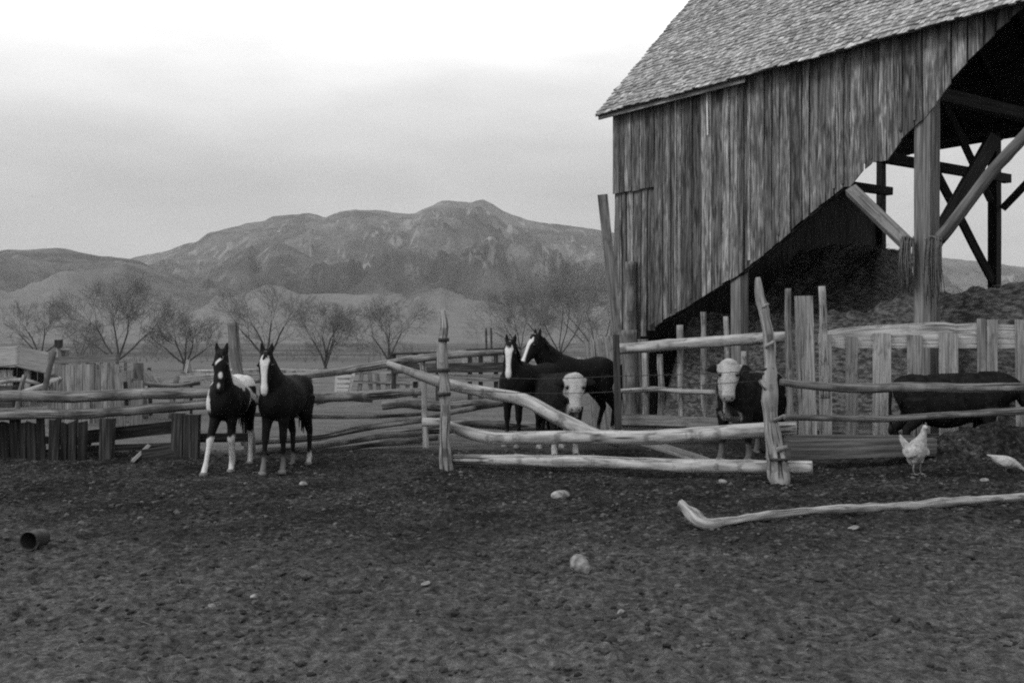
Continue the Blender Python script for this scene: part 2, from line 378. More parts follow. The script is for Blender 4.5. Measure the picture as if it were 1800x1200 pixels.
def terrain():
    vs_ = []; fs = []
    ds = [700 * (1.0141 ** j) for j in range(176)]          # 700 m .. about 8 km
    pxs = [-900 + 3700 * i / 620 for i in range(621)]
    prof = []
    for px in pxs:
        prof.append([(D, (600 - interp(T, px)) / F * D, wf, wb) for T, D, wf, wb in ((MAIN, 5600, 3900, 1700), (SPUR, 3900, 1800, 900), (LEFTH, 3300, 2000, 1200), (FOOT, 1750, 900, 900))])
    for d in ds:
        for px, pr in zip(pxs, prof):
            x = (px - 900) / F * d
            ww = 170 * nz1(x * .0016, d * .0012, 4) + 60 * nz1(x * .006, d * .005, 2)
            h = 0; ex = 0
            for i, (D, H, wf, wb) in enumerate(pr):
                D2 = D * (1 + .05 * nz1(px * .004, i * 7.3))
                t_ = (d - D2) / (wf if d < D2 else wb)
                if abs(t_) >= 1: continue
                Hd = H * D2 / D
                b = (1 - abs(t_)) ** 1.25 if i != 3 else .5 + .5 * math.cos(math.pi * t_)
                rid = noise.ridged_multi_fractal(Vector(((x + ww) * .0021 + i, d * .0008, i * 3.0)), 1.0, 2.1, 5, 1.0, 2.0) - 1.1
                am = Hd * (.34 if i != 3 else .05) * min(1, max(0, 1 - b - .03) * 2.6) * min(1, b * 3)
                hh = Hd * b + am * (min(rid, .75) - .30)
                if hh > h: h = hh
            h += 6 * fbm(x * .01, d * .01, 1, 4) * min(1, h / 60)
            vs_.append((x, d, max(h, 0) - 1.5))
    W = len(pxs)
    for j in range(len(ds) - 1):
        for i in range(W - 1):
            fs.append((j * W + i, j * W + i + 1, (j + 1) * W + i + 1, (j + 1) * W + i))
    me = bpy.data.meshes.new('mountains'); me.from_pydata(vs_, [], fs)
    me.polygons.foreach_set('use_smooth', [True] * len(me.polygons))
    m = bpy.data.materials.new('dry_mountain'); m.use_nodes = True; t = m.node_tree; n = t.nodes.new; l = t.links.new
    b = t.nodes['Principled BSDF']; b.inputs['Roughness'].default_value = 1; b.inputs['Specular IOR Level'].default_value = 0
    c = n('ShaderNodeTexCoord')
    def noi(sc, det, ro, vec=(1, 1, 1), dist=0):
        q = n('ShaderNodeMapping'); q.inputs['Scale'].default_value = vec; l(c.outputs['Object'], q.inputs[0])
        a = n('ShaderNodeTexNoise'); a.inputs['Scale'].default_value = sc; a.inputs['Detail'].default_value = det; a.inputs['Roughness'].default_value = ro; a.inputs['Distortion'].default_value = dist
        l(q.outputs[0], a.inputs['Vector']); return a.outputs['Fac']
    def rng(src, a0, a1, b0=0, b1=1):
        k = n('ShaderNodeMapRange'); l(src, k.inputs['Value'])
        for nm, v in zip(('From Min', 'From Max', 'To Min', 'To Max'), (a0, a1, b0, b1)): k.inputs[nm].default_value = v
        return k.outputs[0]
    def mul(a, b_):
        x = n('ShaderNodeMath'); x.operation = 'MULTIPLY'; l(a, x.inputs[0])
        if isinstance(b_, float): x.inputs[1].default_value = b_
        else: l(b_, x.inputs[1])
        return x.outputs[0]
    def mixv(f, a, b_):
        x = n('ShaderNodeMix'); l(f, x.inputs[0])
        for i_, v in ((2, a), (3, b_)):
            if isinstance(v, float): x.inputs[i_].default_value = v
            else: l(v, x.inputs[i_])
        return x.outputs[0]
    sp = n('ShaderNodeSeparateXYZ'); l(c.outputs['Object'], sp.inputs[0])
    brushy = rng(noi(.0035, 8, .62, (1, .7, 1.8), .6), .42, .56)            # juniper covered slopes against bare soil
    base = mixv(brushy, .135, .07)
    fine = rng(noi(.05, 6, .75, (1, .8, 1.5)), .3, .7, .7, 1.3)
    base = mul(base, fine)
    vm = n('ShaderNodeVectorMath'); vm.operation = 'SUBTRACT'; l(c.outputs['Object'], vm.inputs[0]); vm.inputs[1].default_value = (-330, 3150, 0)
    vs2 = n('ShaderNodeVectorMath'); vs2.operation = 'MULTIPLY'; l(vm.outputs[0], vs2.inputs[0]); vs2.inputs[1].default_value = (1 / 620, 1 / 620, 0)
    vl = n('ShaderNodeVectorMath'); vl.operation = 'LENGTH'; l(vs2.outputs[0], vl.inputs[0])
    ln_ = n('ShaderNodeMath'); ln_.operation = 'MULTIPLY_ADD'; l(noi(.004, 5, .6), ln_.inputs[0]); ln_.inputs[1].default_value = 1.2; l(vl.outputs['Value'], ln_.inputs[2])
    wood = rng(ln_.outputs[0], 1.2, 1.75)                                  # juniper wood behind the bare near hill
    base = mixv(wood, mul(fine, .062), base)
    foot = rng(sp.outputs['Y'], 2300, 2700)                                # the near hill is bare grass
    base = mixv(foot, mul(rng(noi(.02, 8, .7), .3, .7, .15, .20), 1.0), base)
    cliffs = mul(mul(rng(noi(.009, 6, .7, (2.4, .5, .55), .8), .53, .62), rng(sp.outputs['Z'], 130, 260)), rng(noi(.0035, 2, .5), .42, .55))
    base = mixv(cliffs, base, .235)
    cc = n('ShaderNodeCombineColor')
    for i_ in range(3): l(base, cc.inputs[i_])
    l(cc.outputs[0], b.inputs['Base Color'])
    bn = n('ShaderNodeBump'); bn.inputs['Strength'].default_value = 1; bn.inputs['Distance'].default_value = 22; l(noi(.010, 9, .62, (1, .5, .35)), bn.inputs['Height']); l(bn.outputs[0], b.inputs['Normal'])
    me.materials.append(m)
    o = bpy.data.objects.new('mountains', me); C.objects.link(o); o['kind'] = 'structure'
terrain()

# ------------------------------------------------------------------ the barn
BC = Vector((2.18, 23.0, 0)); BU = Vector((.574, -.819, 0)); BN = Vector((.819, .574, 0))
EAVE = 6.72; BW_ = 9.0; PITCH = math.tan(R(46.5)); BLEN = 13.5
def B(u, s, z): return BC + BU * u + BN * s + Vector((0, 0, z))
def wall_u(px):
    k = (px - 900) / F; return (23 * k - 2.18) / (.574 + .819 * k)
def wall_z(px, py):
    return EYE - (py - 600) / F * (23 - .819 * wall_u(px))
def WP0(px, py): return B(wall_u(px), -.045, wall_z(px, py))
barn = thing('barn', 'tall weathered board barn with shingle roof and open diagonal cut side', 'barn', BC)
CUT = [(1040, 604), (1080, 604), (1100, 600), (1130, 586), (1140, 579), (1200, 543), (1300, 481), (1350, 442), (1385, 411), (1420, 379), (1450, 354), (1487, 327), (1508, 333),
       (1518, 300), (1528, 288), (1560, 282), (1590, 240), (1605, 227), (1640, 192), (1655, 165), (1700, 110), (1735, 74), (1752, 56), (1790, 20), (1900, -80), (2400, -400)]
mb = MB(); low = MB(); u = 0.0; k = 0
seam = wall_u(1148)
while u < BLEN:
    w_ = random.choice((.14, .18, .2, .24, .27))
    uc = u + w_ / 2
    Pt = B(uc, 0, 0); px = 900 + F * Pt.x / Pt.y
    bz = []
    for q in (u + .01, u + w_ - .01):
        pt = B(q, 0, 0); pxx = 900 + F * pt.x / pt.y
        bz.append(EYE - (interp(CUT, pxx) - 600) / F * pt.y)
    z0 = sum(bz) / 2 + random.uniform(-.02, .012)
    shr = bz[1] - bz[0]
    if abs(shr) > 1.2: shr = 0
    ztop = EAVE - .03
    tn = random.choice((.5, .68, .8, .95, 1.1, 1.35)) * rt(.9, 1.1)
    if z0 > ztop - .15: break
    off = random.uniform(-.012, .012)
    if uc < seam:
        zs = wall_z(1112, 336) + random.uniform(-.02, .02)
        mb.plank(B(uc, -.03 + off, zs), B(uc, -.03 + off, ztop), w_ - .008, .024, side=BU, tint=tn, n=9)
        lean = (.03 - uc * .05) - .10 * (random.random() if uc > .2 else .2)
        low.plank(B(uc + lean + .02, .05, max(.95, z0 + random.uniform(-.35, .1))), B(uc, .03, zs + .05), (w_ - .03), .024, side=BU, tint=tn * 1.1, n=8)
    else:
        mb.plank(B(uc, off, z0), B(uc, off, ztop), w_ - .008, .024, side=BU, tint=tn, n=14, rag=.015, warp=.03, shear=shr)
        if random.random() < .35:                      # batten over the crack
            mb.plank(B(u, -.028 + off, z0 + .05), B(u, -.028 + off, ztop - random.random() * .3), .06, .02, side=BU, tint=tn * rt(.8, 1.2), n=10)
    u += w_ + random.choice((0, .004, .01, .004, .022))
mb.build('siding', M['board'], barn, smooth=False)
a = MB(); a.plank(WP0(1247, 238), WP0(1246, 160), .035, .02, side=BU, tint=1.3); a.build('bright_gap_strip', M['whitewood'], barn, False)  # added pale strip, its colour standing for light through a gap in the siding
low.build('lower_siding', M['board'], barn, smooth=False)['label'] = 'loose splayed lower siding at the barn corner'
# dark narrow board along the diagonal cut, and hanging offcuts
ed = MB()
cutp = [c for c in CUT if 1135 <= c[0] <= 1490]
for a, b in zip(cutp, cutp[1:]):
    ed.plank(B(wall_u(a[0]), .06, wall_z(*a) + .03), B(wall_u(b[0]), .06, wall_z(*b) + .03), .12, .05, side=(0, 0, 1), tint=.8, n=3)
ed.build('edge_rail', M['dark_beam'], barn, smooth=False)
# end wall (boards seen from inside, dark, with thin bright cracks)
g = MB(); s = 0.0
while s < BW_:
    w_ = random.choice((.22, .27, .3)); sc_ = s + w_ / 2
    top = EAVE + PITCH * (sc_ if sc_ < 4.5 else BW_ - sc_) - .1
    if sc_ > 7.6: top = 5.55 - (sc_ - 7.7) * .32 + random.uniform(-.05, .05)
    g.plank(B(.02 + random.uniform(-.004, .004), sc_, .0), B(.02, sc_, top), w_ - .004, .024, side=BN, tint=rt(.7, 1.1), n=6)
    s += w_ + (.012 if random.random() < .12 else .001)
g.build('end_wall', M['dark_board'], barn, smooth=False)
# roof: deck, shingles, ridge, fascia, rafters
OH, OG = .30, .28
def roof_pt(u_, d, side=0, up=0):
    """d = horizontal distance in from the eave edge; up = lift above the deck"""
    s_ = -OH + d; z = EAVE - OH * PITCH + d * PITCH
    nrm = Vector((-PITCH, 1)).normalized()
    s_ += nrm.x * up; z += nrm.y * up
    return B(u_, s_ if side == 0 else BW_ - s_, z)
dk = MB(); half = BW_ / 2 + OH
for side in (0, 1):
    nb = 22
    for j in range(nb):
        d0, d1 = half * j / nb, half * (j + 1) / nb - .006
        a = (roof_pt(-OG, (d0 + d1) / 2, side, -.012)); b = roof_pt(BLEN + OG, (d0 + d1) / 2, side, -.012)
        sd_ = roof_pt(0, d1, side) - roof_pt(0, d0, side)
        dk.plank(a, b, sd_.length * .999, .02, side=sd_, tint=rt(.7, 1), n=4, warp=0)
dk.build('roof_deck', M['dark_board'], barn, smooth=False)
sh = MB()
def shingles(side, ex, wmin, wmax):
    slope = math.hypot(1, PITCH); j = 0; L_ = half * slope
    while j * ex < L_:
        d0 = j * ex / slope; d1 = min((j * ex + ex * 1.8) / slope, half)
        u_ = -OG - .03 + random.random() * .05
        while u_ < BLEN + OG:
            w_ = random.uniform(wmin, wmax); jj = random.uniform(-.03, .03) / slope * (3 if random.random() < .04 else 1.1)
            lift = .02 + random.random() * .014
            wav = .02 * nz1(u_ * .8, j * .2)
            a0 = roof_pt(u_, d0 + jj - (.02 if j == 0 else 0), side, lift + .014 + wav); a1 = roof_pt(u_ + w_ - .006, d0 + jj - (.02 if j == 0 else 0), side, lift + .014 + wav)
            c0 = roof_pt(u_, d1, side, .008 + wav); c1 = roof_pt(u_ + w_ - .006, d1, side, .008 + wav)
            e0 = roof_pt(u_, d0 + jj, side, .0 + wav); e1 = roof_pt(u_ + w_ - .006, d0 + jj, side, .0 + wav)
            b0 = len(sh.v); sh.v += [a0, a1, c1, c0, e0, e1]
            tn = random.choice((.6, .8, .9, 1, 1.1, 1.3)) * rt(.9, 1.1); uo, vo = random.random() * 30, random.random() * 30
            for f, uv in (((0, 1, 2, 3), ((uo, vo), (uo + w_, vo), (uo + w_, vo + .25), (uo, vo + .25))), ((4, 5, 1, 0), ((uo, vo),) * 4), ((0, 3, 4), ((uo, vo),) * 3), ((1, 5, 2), ((uo, vo),) * 3)):
                sh.f.append(tuple(b0 + q for q in f)); sh.uv.append(uv); sh.t.append(tn)
            u_ += w_
        j += 1
shingles(0, .115, .07, .16); shingles(1, .3, .2, .4)
sh.build('shingles', M['shingle'], barn, smooth=False)
fa = MB(); fa.plank(roof_pt(-OG + .02, .02, 0, -.07), roof_pt(3.9, .02, 0, -.09), .10, .03, side=(0, 0, 1), tint=.8, n=5, warp=.03)
fa.build('eave_board', M['gray_board'], barn, smooth=False)
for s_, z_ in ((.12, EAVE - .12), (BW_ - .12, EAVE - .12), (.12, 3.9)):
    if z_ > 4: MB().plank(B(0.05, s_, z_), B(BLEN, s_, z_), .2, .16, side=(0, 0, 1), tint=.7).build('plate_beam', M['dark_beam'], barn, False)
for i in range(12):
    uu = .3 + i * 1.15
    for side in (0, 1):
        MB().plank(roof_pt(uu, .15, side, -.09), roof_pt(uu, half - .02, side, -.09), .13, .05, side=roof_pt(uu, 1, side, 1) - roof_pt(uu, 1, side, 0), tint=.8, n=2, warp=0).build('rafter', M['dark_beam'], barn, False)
# posts: front row and back row
def squarepost(u_, s_, z0, z1, w_, m, tint=1, name='post'):
    a = MB(); a.plank(B(u_, s_, z0), B(u_, s_, z1), w_, w_ * .9, side=BU, tint=tint, n=8, warp=.02); return a.build(name, m, barn, False)
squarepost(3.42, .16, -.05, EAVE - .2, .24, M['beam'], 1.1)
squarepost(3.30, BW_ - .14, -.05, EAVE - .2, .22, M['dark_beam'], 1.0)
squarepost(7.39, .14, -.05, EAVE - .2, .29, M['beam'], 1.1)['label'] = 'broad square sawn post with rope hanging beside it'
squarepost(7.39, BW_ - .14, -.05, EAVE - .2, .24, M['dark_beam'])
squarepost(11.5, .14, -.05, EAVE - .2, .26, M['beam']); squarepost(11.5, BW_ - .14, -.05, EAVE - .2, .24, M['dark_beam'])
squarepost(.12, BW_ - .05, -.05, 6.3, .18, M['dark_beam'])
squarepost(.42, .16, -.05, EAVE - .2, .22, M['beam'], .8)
pr = MB(); pr.tube([B(.62, -.1, -.1), B(.62, -.1, 1.2), B(.60, -.09, 2.3), B(.58, -.08, 3.25)], [.15, .145, .13, .12], rough=.12, wob=.04); pr.build('round_post', M['old_log'], barn)
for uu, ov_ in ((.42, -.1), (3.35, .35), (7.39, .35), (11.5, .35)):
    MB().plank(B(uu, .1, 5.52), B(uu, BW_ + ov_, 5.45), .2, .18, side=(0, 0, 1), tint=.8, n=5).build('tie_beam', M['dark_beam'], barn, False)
def bar(a, b, w_, m, tint=1, name='brace', t_=None):
    MB().plank(a, b, w_, t_ or w_ * .7, tint=tint, n=6, warp=.03).build(name, m, barn, False)
def WP(px, py, s_=0.0):
    uu = wall_u(px); return B(uu, s_, wall_z(px, py))
bar(WP(1497, 334, -.02), WP(1598, 432, .0), .2, M['gray_board'], .62)
MB().tube([WP(1648, 420, .05), WP(1690, 372, .0), WP(1745, 300, .0), WP(1800, 240, 0), WP(1850, 180, 0)], [.10, .095, .09, .09, .08], rough=.08).build('brace', M['beam'], barn)
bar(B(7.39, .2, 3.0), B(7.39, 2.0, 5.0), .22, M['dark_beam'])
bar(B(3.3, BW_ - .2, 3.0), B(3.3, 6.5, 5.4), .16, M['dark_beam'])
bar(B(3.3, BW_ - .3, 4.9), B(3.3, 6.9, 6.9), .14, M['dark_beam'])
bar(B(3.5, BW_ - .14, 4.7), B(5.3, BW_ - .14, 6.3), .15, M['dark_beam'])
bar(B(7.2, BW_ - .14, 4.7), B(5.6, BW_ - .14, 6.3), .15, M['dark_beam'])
# hay inside and beside the barn
def hay():
    vs_ = []; fs = []; nu, ns = 190, 110
    for i in range(nu + 1):
        for j in range(ns + 1):
            u_ = .35 + i / nu * (12.5); s_ = .45 + j / ns * 8.2
            edge = sstep(.35, 1.0, u_) * (1 - sstep(12, 12.8, u_)) * sstep(.45, 1.3, s_) * (1 - sstep(8.2, 8.65, s_))
            h = 2.1 + 1.55 * sstep(2.4, 5.0, s_) * (1 - sstep(1.9, 2.7, u_ - (7 - s_) * .55)) 
            h += .35 * sstep(5.2, 7.0, u_) * (1 - sstep(1.5, 3.5, s_)) + .2 * math.exp(-((u_ - 3.2) / 1.2) ** 2 - ((s_ - 7.6) / .8) ** 2) * 1
            h *= 1 - .35 * sstep(9, 12, u_)
            h += .22 * fbm(u_ * .9, s_ * .9, 7, 5) + .09 * fbm(u_ * 4, s_ * 4, 2, 3)
            q = B(u_, s_, max(.02, h * edge)); 
            q += BU * .06 * nz1(u_ * 5, s_ * 5, h * 3)
            vs_.append(q)
    for i in range(nu):
        for j in range(ns):
            a = i * (ns + 1) + j; fs.append((a, a + ns + 1, a + ns + 2, a + 1))
    me = bpy.data.meshes.new('hay'); me.from_pydata(vs_, [], fs); me.materials.append(M['hay'])
    me.polygons.foreach_set('use_smooth', [True] * len(me.polygons))
    o = bpy.data.objects.new('hay_heap', me); C.objects.link(o)
    tag(o, 'heaped loose hay filling the floor of the open barn', 'hay', kind='stuff')
    st = MB()
    for i in range(2600):
        u_ = random.uniform(.7, 12.0); s_ = random.uniform(.8, 7.8)
        ii = int((u_ - .35) / 12.5 * nu); jj = int((s_ - .45) / 8.2 * ns); q = vs_[ii * (ns + 1) + jj]
        dv = Vector((random.gauss(0, 1), random.gauss(0, 1), random.gauss(.3, .5))).normalized() * random.uniform(.08, .22)
        st.tri_twig(q - dv * .2, q + dv, .006, .003)
    for v in st.v: v  # world coordinates
    o2 = st.build('hay_stems', M['hay'], None)
    bpy.data.objects.remove(o2)
    ov = MB(); ov.v = st.v; ov.f = st.f; ov.uv = st.uv; ov.t = st.t
    x = ov.build('loose_straw', M['twine']); tag(x, 'loose straw stems sticking out of the hay heap', 'straw', kind='stuff')
hay()
# frayed twine hanging on the post
for (pa, pb, y1, lab) in ((1592, 1612, 515, 'frayed grey twine hank hanging left of the square barn post'), (1632, 1660, 545, 'longer frayed twine hank hanging right of the square barn post')):
    t = MB()
    for i in range(46):
        x0 = random.uniform(pa, pb); x1 = x0 + random.uniform(-6, 6); yb = y1 - abs(random.gauss(0, 28))
        d_ = -.05 - random.random() * .12 if pa < 1620 else -.02 - random.random() * .12
        a = WP(x0, 418 + random.uniform(-3, 8), d_); b = WP((x0 + x1) / 2 + random.uniform(-3, 3), (420 + yb) / 2, d_ - .02); c = WP(x1, yb, d_)
        t.tube([a, b, c], [.008, .008, .005], seg=4, step=.2, wob=.03)
    t.tube([WP(pa, 422, -.08), WP((pa + pb) / 2, 416, -.12), WP(pb, 422, -.08)], .02, seg=5)
    o = t.build('twine_hank', M['twine']); tag(o, lab, 'twine', 'twine hanks on the barn post')

# ------------------------------------------------------------------ fences
def postlog(name, pts, rad, m, parent, rough=.12, wob=.03, tint=1.0, seg=12):
    return MB().tube(pts, rad, seg=seg, step=.07, rough=rough, wob=wob, tint=tint).build(name, m, parent)
def root_at(px, Y): return Vector(((px - 900) / F * Y, Y, 0))

# front peeled-log fence between the two tall posts
f1 = thing('log_fence', 'pale peeled log fence between two tall crooked posts in front of the cattle', 'fence', root_at(1080, 12.9))
o = postlog('post', [P(787, 835, 13.5), P(783, 780, 13.5), P(784, 700, 13.5), P(777, 620, 13.5), P(780, 575, 13.5), P(777, 545, 13.5)], [.085, .075, .075, .062, .045, .028], M['log'], f1, rough=.28, wob=.04, tint=.8)
for (px, py) in ((797, 575), (774, 640), (795, 675)): pass
for py, r in ((597, .07), (650, .085), (692, .09)):
    MB().tube([P(780, py - 3, 13.5), P(780, py + 3, 13.5)], r, seg=14, step=.02).build('wire_loop', M['wire'], o)
o = postlog('post', [P(1373, 858, 12.2), P(1372, 800, 12.2), P(1362, 740, 12.2), P(1352, 680, 12.2), P(1350, 640, 12.2), P(1343, 560, 12.2), P(1336, 510, 12.2), P(1334, 487, 12.2)], [.10, .105, .085, .09, .062, .058, .05, .026], M['log'], f1, rough=.34, wob=.06, tint=.85)
for py, r in ((806, .118), (648, .085), (656, .082)):
    MB().tube([P(1370 if py > 700 else 1351, py - 2, 12.2), P(1370 if py > 700 else 1351, py + 2, 12.2)], r, seg=14, step=.02).build('wire_loop', M['wire'], o)
for x0, y0, x1, y1, r in ((1352, 690, 1336, 668, .035), (1345, 610, 1360, 600, .03), (1340, 540, 1351, 534, .025), (1362, 740, 1378, 730, .03), (1366, 790, 1384, 785, .045)):
    MB().tube([P(x0, y0, 12.15), P(x1, y1, 12.1)], [r, r * .6], seg=8, rough=.2).build('branch_stub', M['log'], o)
def fy(px): return 13.5 + (px - 785) / 585 * -1.3
def rail(pts, rad, m, parent, dy=.16, tint=1.0, yf=None, **kw):
    yf = yf or fy
    return MB().tube([P(x, y, yf(x) + dy) for x, y in pts], rad, seg=14, step=.09, rough=kw.get('rough', .10), wob=.02, tint=tint).build('rail', m, parent)
rail([(744, 742), (775, 744), (810, 756), (860, 768), (940, 770), (1060, 768), (1150, 768), (1230, 762), (1310, 757), (1400, 752)], [.055, .06, .068, .08, .08, .085, .085, .085, .085, .075], M['log'], f1, dy=.19, tint=1.1)
rail([(798, 807), (900, 809), (1050, 813), (1180, 818), (1300, 821), (1428, 822)], [.065, .075, .078, .08, .085, .075], M['log'], f1, dy=.19, tint=1.15)
wr = MB()
for ya, yb, yc in ((662, 664, 650), (686, 690, 668)):
    pts = [P(x, y, fy(x) + .02) for x, y in ((781, ya - 4), (900, yb), (1000, yb + 1), (1100, yb - 3), (1280, yc + 5), (1352, yc))]
    wr.tube(pts, .0038, seg=4, step=.3, wob=.01)
    for i in range(24):
        x = 800 + i * 22; y = interp([(781, ya - 4), (900, yb), (1000, yb + 1), (1100, yb - 3), (1280, yc + 5), (1352, yc)], x); q = P(x, y, fy(x) + .02)
        wr.tri_twig(q - Vector((.01, 0, .02)), q + Vector((.01, 0, .02)), .003, .002)
wr.build('barbed_wire', M['wire'], f1)
# the pole that has slipped down across the fence
dp = MB(); dp.tube([P(680, 637, 13.75), P(725, 655, 13.75), P(770, 670, 13.75), P(810, 680, 13.72), P(870, 692, 13.62), P(920, 703, 13.5), P(975, 731, 13.4), P(1020, 752, 13.32), P(1090, 777, 13.3)],
               [.03, .055, .075, .07, .075, .08, .085, .085, .06], seg=14, step=.09, rough=.1, wob=.02, tint=1.1)
tag(dp.build('fallen_pole', M['log']), 'long pale crooked pole slanting down behind the left tall post', 'pole')
dp = MB(); dp.plank(P(1090, 762, 13.55), P(1245, 812, 13.4), .10, .06, side=(0, 0, 1), tint=1.0)
tag(dp.build('fallen_board', M['gray_board'], None, False), 'pale split board slanting to the dirt between the two lower rails', 'board')

# right hand rails from the tall post out of the frame
f2 = thing('rail_fence', 'two grey rails running right from the crooked post past the black cow', 'fence', root_at(1600, 13.0))
yr = lambda x: 12.4 + (x - 1370) / 430 * .5
rail([(1372, 671), (1420, 677), (1500, 682), (1600, 680), (1700, 682), (1815, 681), (1960, 683)], [.04, .05, .058, .062, .06, .062, .06], M['old_log'], f2, yf=yr, tint=1.0)
rail([(1378, 733), (1450, 735), (1540, 736), (1640, 731), (1720, 727), (1810, 722), (1960, 716)], [.035, .038, .04, .04, .045, .05, .05], M['old_log'], f2, yf=yr, tint=.95)
postlog('post', [P(1955, 830, 13.1), P(1955, 640, 13.1)], .09, M['old_log'], f2)
bb = MB(); bb.plank(P(1385, 790, 13.75), P(1640, 785, 13.85), .23, .2, side=(0, 0, 1), tint=.75, n=10, warp=.05, w2=.22)
bb.plank(P(1380, 772, 13.9), P(1600, 773, 14.0), .12, .1, side=(0, 0, 1), tint=.7, n=8, warp=.04)
tag(bb.build('squared_timber', M['beam'], None, False), 'heavy squared timber lying on the dirt left of the upright white hen', 'timber')

# slab fence on the right
f3 = thing('slab_fence', 'pale fence of upright boards nailed to a wide wavy slab, before the barn', 'fence', root_at(1600, 16.0))
Y3 = 15.9
sl = MB()
top = [(1440, 586), (1470, 577), (1520, 573), (1580, 570), (1640, 566), (1700, 568), (1760, 569), (1800, 571), (1900, 574), (2100, 570)]
bot = [(1440, 605), (1480, 612), (1560, 611), (1640, 611), (1740, 612), (1800, 612), (2100, 612)]
xs = list(range(1440, 2101, 20)); b0 = 0
for j, x in enumerate(xs):
    for z in (0, .05):
        for y_ in (interp(top, x) + nz1(x * .03) * 3, interp(bot, x) + nz1(x * .05, 4) * 2):
            sl.v.append(P(x, y_, Y3) + Vector((0, z, 0)))
u_off = 3
for j in range(len(xs) - 1):
    a = j * 4; b = a + 4; va, vb = j * .17, (j + 1) * .17
    for f, uv in (((a, a + 1, b + 1, b), ((1.6, va), (0, va), (0, vb), (1.6, vb))), ((a + 2, b + 2, b + 3, a + 3), ((1.6, va), (1.6, vb), (0, vb), (0, va))),
                  ((a, b, b + 2, a + 2), ((1, va), (1, vb), (1.1, vb), (1.1, va))), ((a + 1, a + 3, b + 3, b + 1), ((1, va), (1.1, va), (1.1, vb), (1, vb)))):
        sl.f.append(f); sl.uv.append(uv); sl.t.append(1.4)
sl.f.append((0, 2, 3, 1)); sl.uv.append(((0, 0),) * 4); sl.t.append(1)
sl.build('top_slab', M['gray_board'], f3, smooth=False)
for x, w_, yt, yb, tn in ((1451, 21, 588, 772, .95), (1497, 20, 592, 772, .8), (1550, 31, 586, 772, 1.15), (1608, 26, 589, 780, .8), (1667, 32, 585, 780, 1.0), (1725, 14, 560, 780, .7), (1743, 19, 562, 780, .85), (1797, 24, 561, 780, .9), (1850, 26, 580, 780, .9), (1905, 26, 585, 780, .9)):
    m_ = MB(); m_.plank(P(x - random.uniform(-2, 2), yb, Y3 - .03), P(x, yt, Y3 - .03), w_ / F * Y3, .035, side=(1, 0, 0), tint=tn, n=7, rag=.02)
    m_.build('upright_board', M['gray_board'], f3, smooth=False)
m_ = MB(); m_.plank(P(1450, 745, Y3 + .04), P(1580, 742, Y3 + .04), .2, .03, side=(0, 0, 1), tint=.55); m_.plank(P(1450, 775, Y3 + .04), P(1900, 775, Y3 + .04), .22, .03, side=(0, 0, 1), tint=.5)
m_.build('back_board', M['gray_board'], f3, smooth=False)
gp = MB(); gp.plank(P(1419, 790, 15.3), P(1413, 520, 15.3), 33 / F * 15.3, .07, side=(1, 0, 0), tint=.95, n=12, warp=.04, w2=30 / F * 15.3)
tag(gp.build('plank_post', M['gray_board'], None, False), 'wide pale plank post standing left of the slab fence', 'post')
gp = MB(); gp.tube([P(1450, 700, 15.6), P(1446, 590, 15.6), P(1444, 503, 15.6)], [.065, .06, .05], seg=12, rough=.15, wob=.03)
tag(gp.build('round_post', M['log']), 'pale round post with blunt top right of the wide plank post', 'post')
gp = MB(); gp.tube([P(1390, 785, 15.2), P(1388, 660, 15.2), P(1387, 600, 15.2), P(1385, 507, 15.2)], [.055, .05, .05, .04], seg=12, rough=.2, wob=.04)
tag(gp.build('thin_post', M['old_log']), 'thin dark knobbly post left of the wide plank post', 'post')

# pole gate beside the barn
f4 = thing('pole_gate', 'gate of thin upright poles under a thick log rail below the barn', 'gate', root_at(1200, 17.2))
Y4 = 17.2
MB().tube([P(1088, 613, 17.5), P(1150, 609, 17.3), P(1230, 603, 17.0), P(1320, 596, 16.6), P(1384, 591, 16.3)], [.085, .09, .095, .09, .085], seg=14, rough=.14, wob=.02).build('rail', M['log'], f4)
MB().tube([P(1082, 688, 17.2), P(1150, 684, 17.2), P(1200, 688, 17.1), P(1257, 690, 17.1)], [.035, .045, .04, .045], seg=10, rough=.15, wob=.02, tint=1.1).build('rail', M['log'], f4)
for x, yt, r in ((1162, 622, .05), (1197, 571, .05), (1238, 548, .045), (1277, 556, .04), (1309, 617, .05), (1134, 620, .05)):
    MB().tube([P(x + random.uniform(-2, 2), 745, Y4 + .14), P(x, (yt + 745) / 2, Y4 + .14), P(x - 2, yt, Y4 + .14)], r, seg=10, rough=.18, wob=.03, tint=.9).build('pole', M['log'], f4)
m_ = MB(); m_.plank(P(1090, 736, 17.1), P(1268, 744, 16.9), .17, .05, side=(0, 0, 1), tint=.75); m_.build('bottom_board', M['gray_board'], f4, False)
m_ = MB(); m_.plank(P(1090, 752, 17.15), P(1240, 757, 16.95), .10, .05, side=(0, 0, 1), tint=.6); m_.build('bottom_board', M['gray_board'], f4, False)
for x, yt, yb, d_, lab in ((1107, 580, 762, 17.9, 'thick pale log post at the hinge end of the pole gate'), (1131, 596, 750, 18.4, 'second log post behind the hinge end of the pole gate')):
    a = MB(); a.tube([P(x + 2, yb, d_), P(x, 660, d_), P(x - 2, yt, d_)], [.13 if x < 1120 else .09] * 3, seg=12, rough=.12, wob=.04, tint=.75)
    tag(a.build('gate_post', M['old_log']), lab, 'post')
a = MB(); a.plank(P(1087, 765, 16.9), P(1083, 588, 16.9), .10, .10, side=(1, 0, 0), tint=.45, warp=.05)
tag(a.build('dark_post', M['beam'], None, False), 'dark square post between the slanting pickets and the gate', 'post')
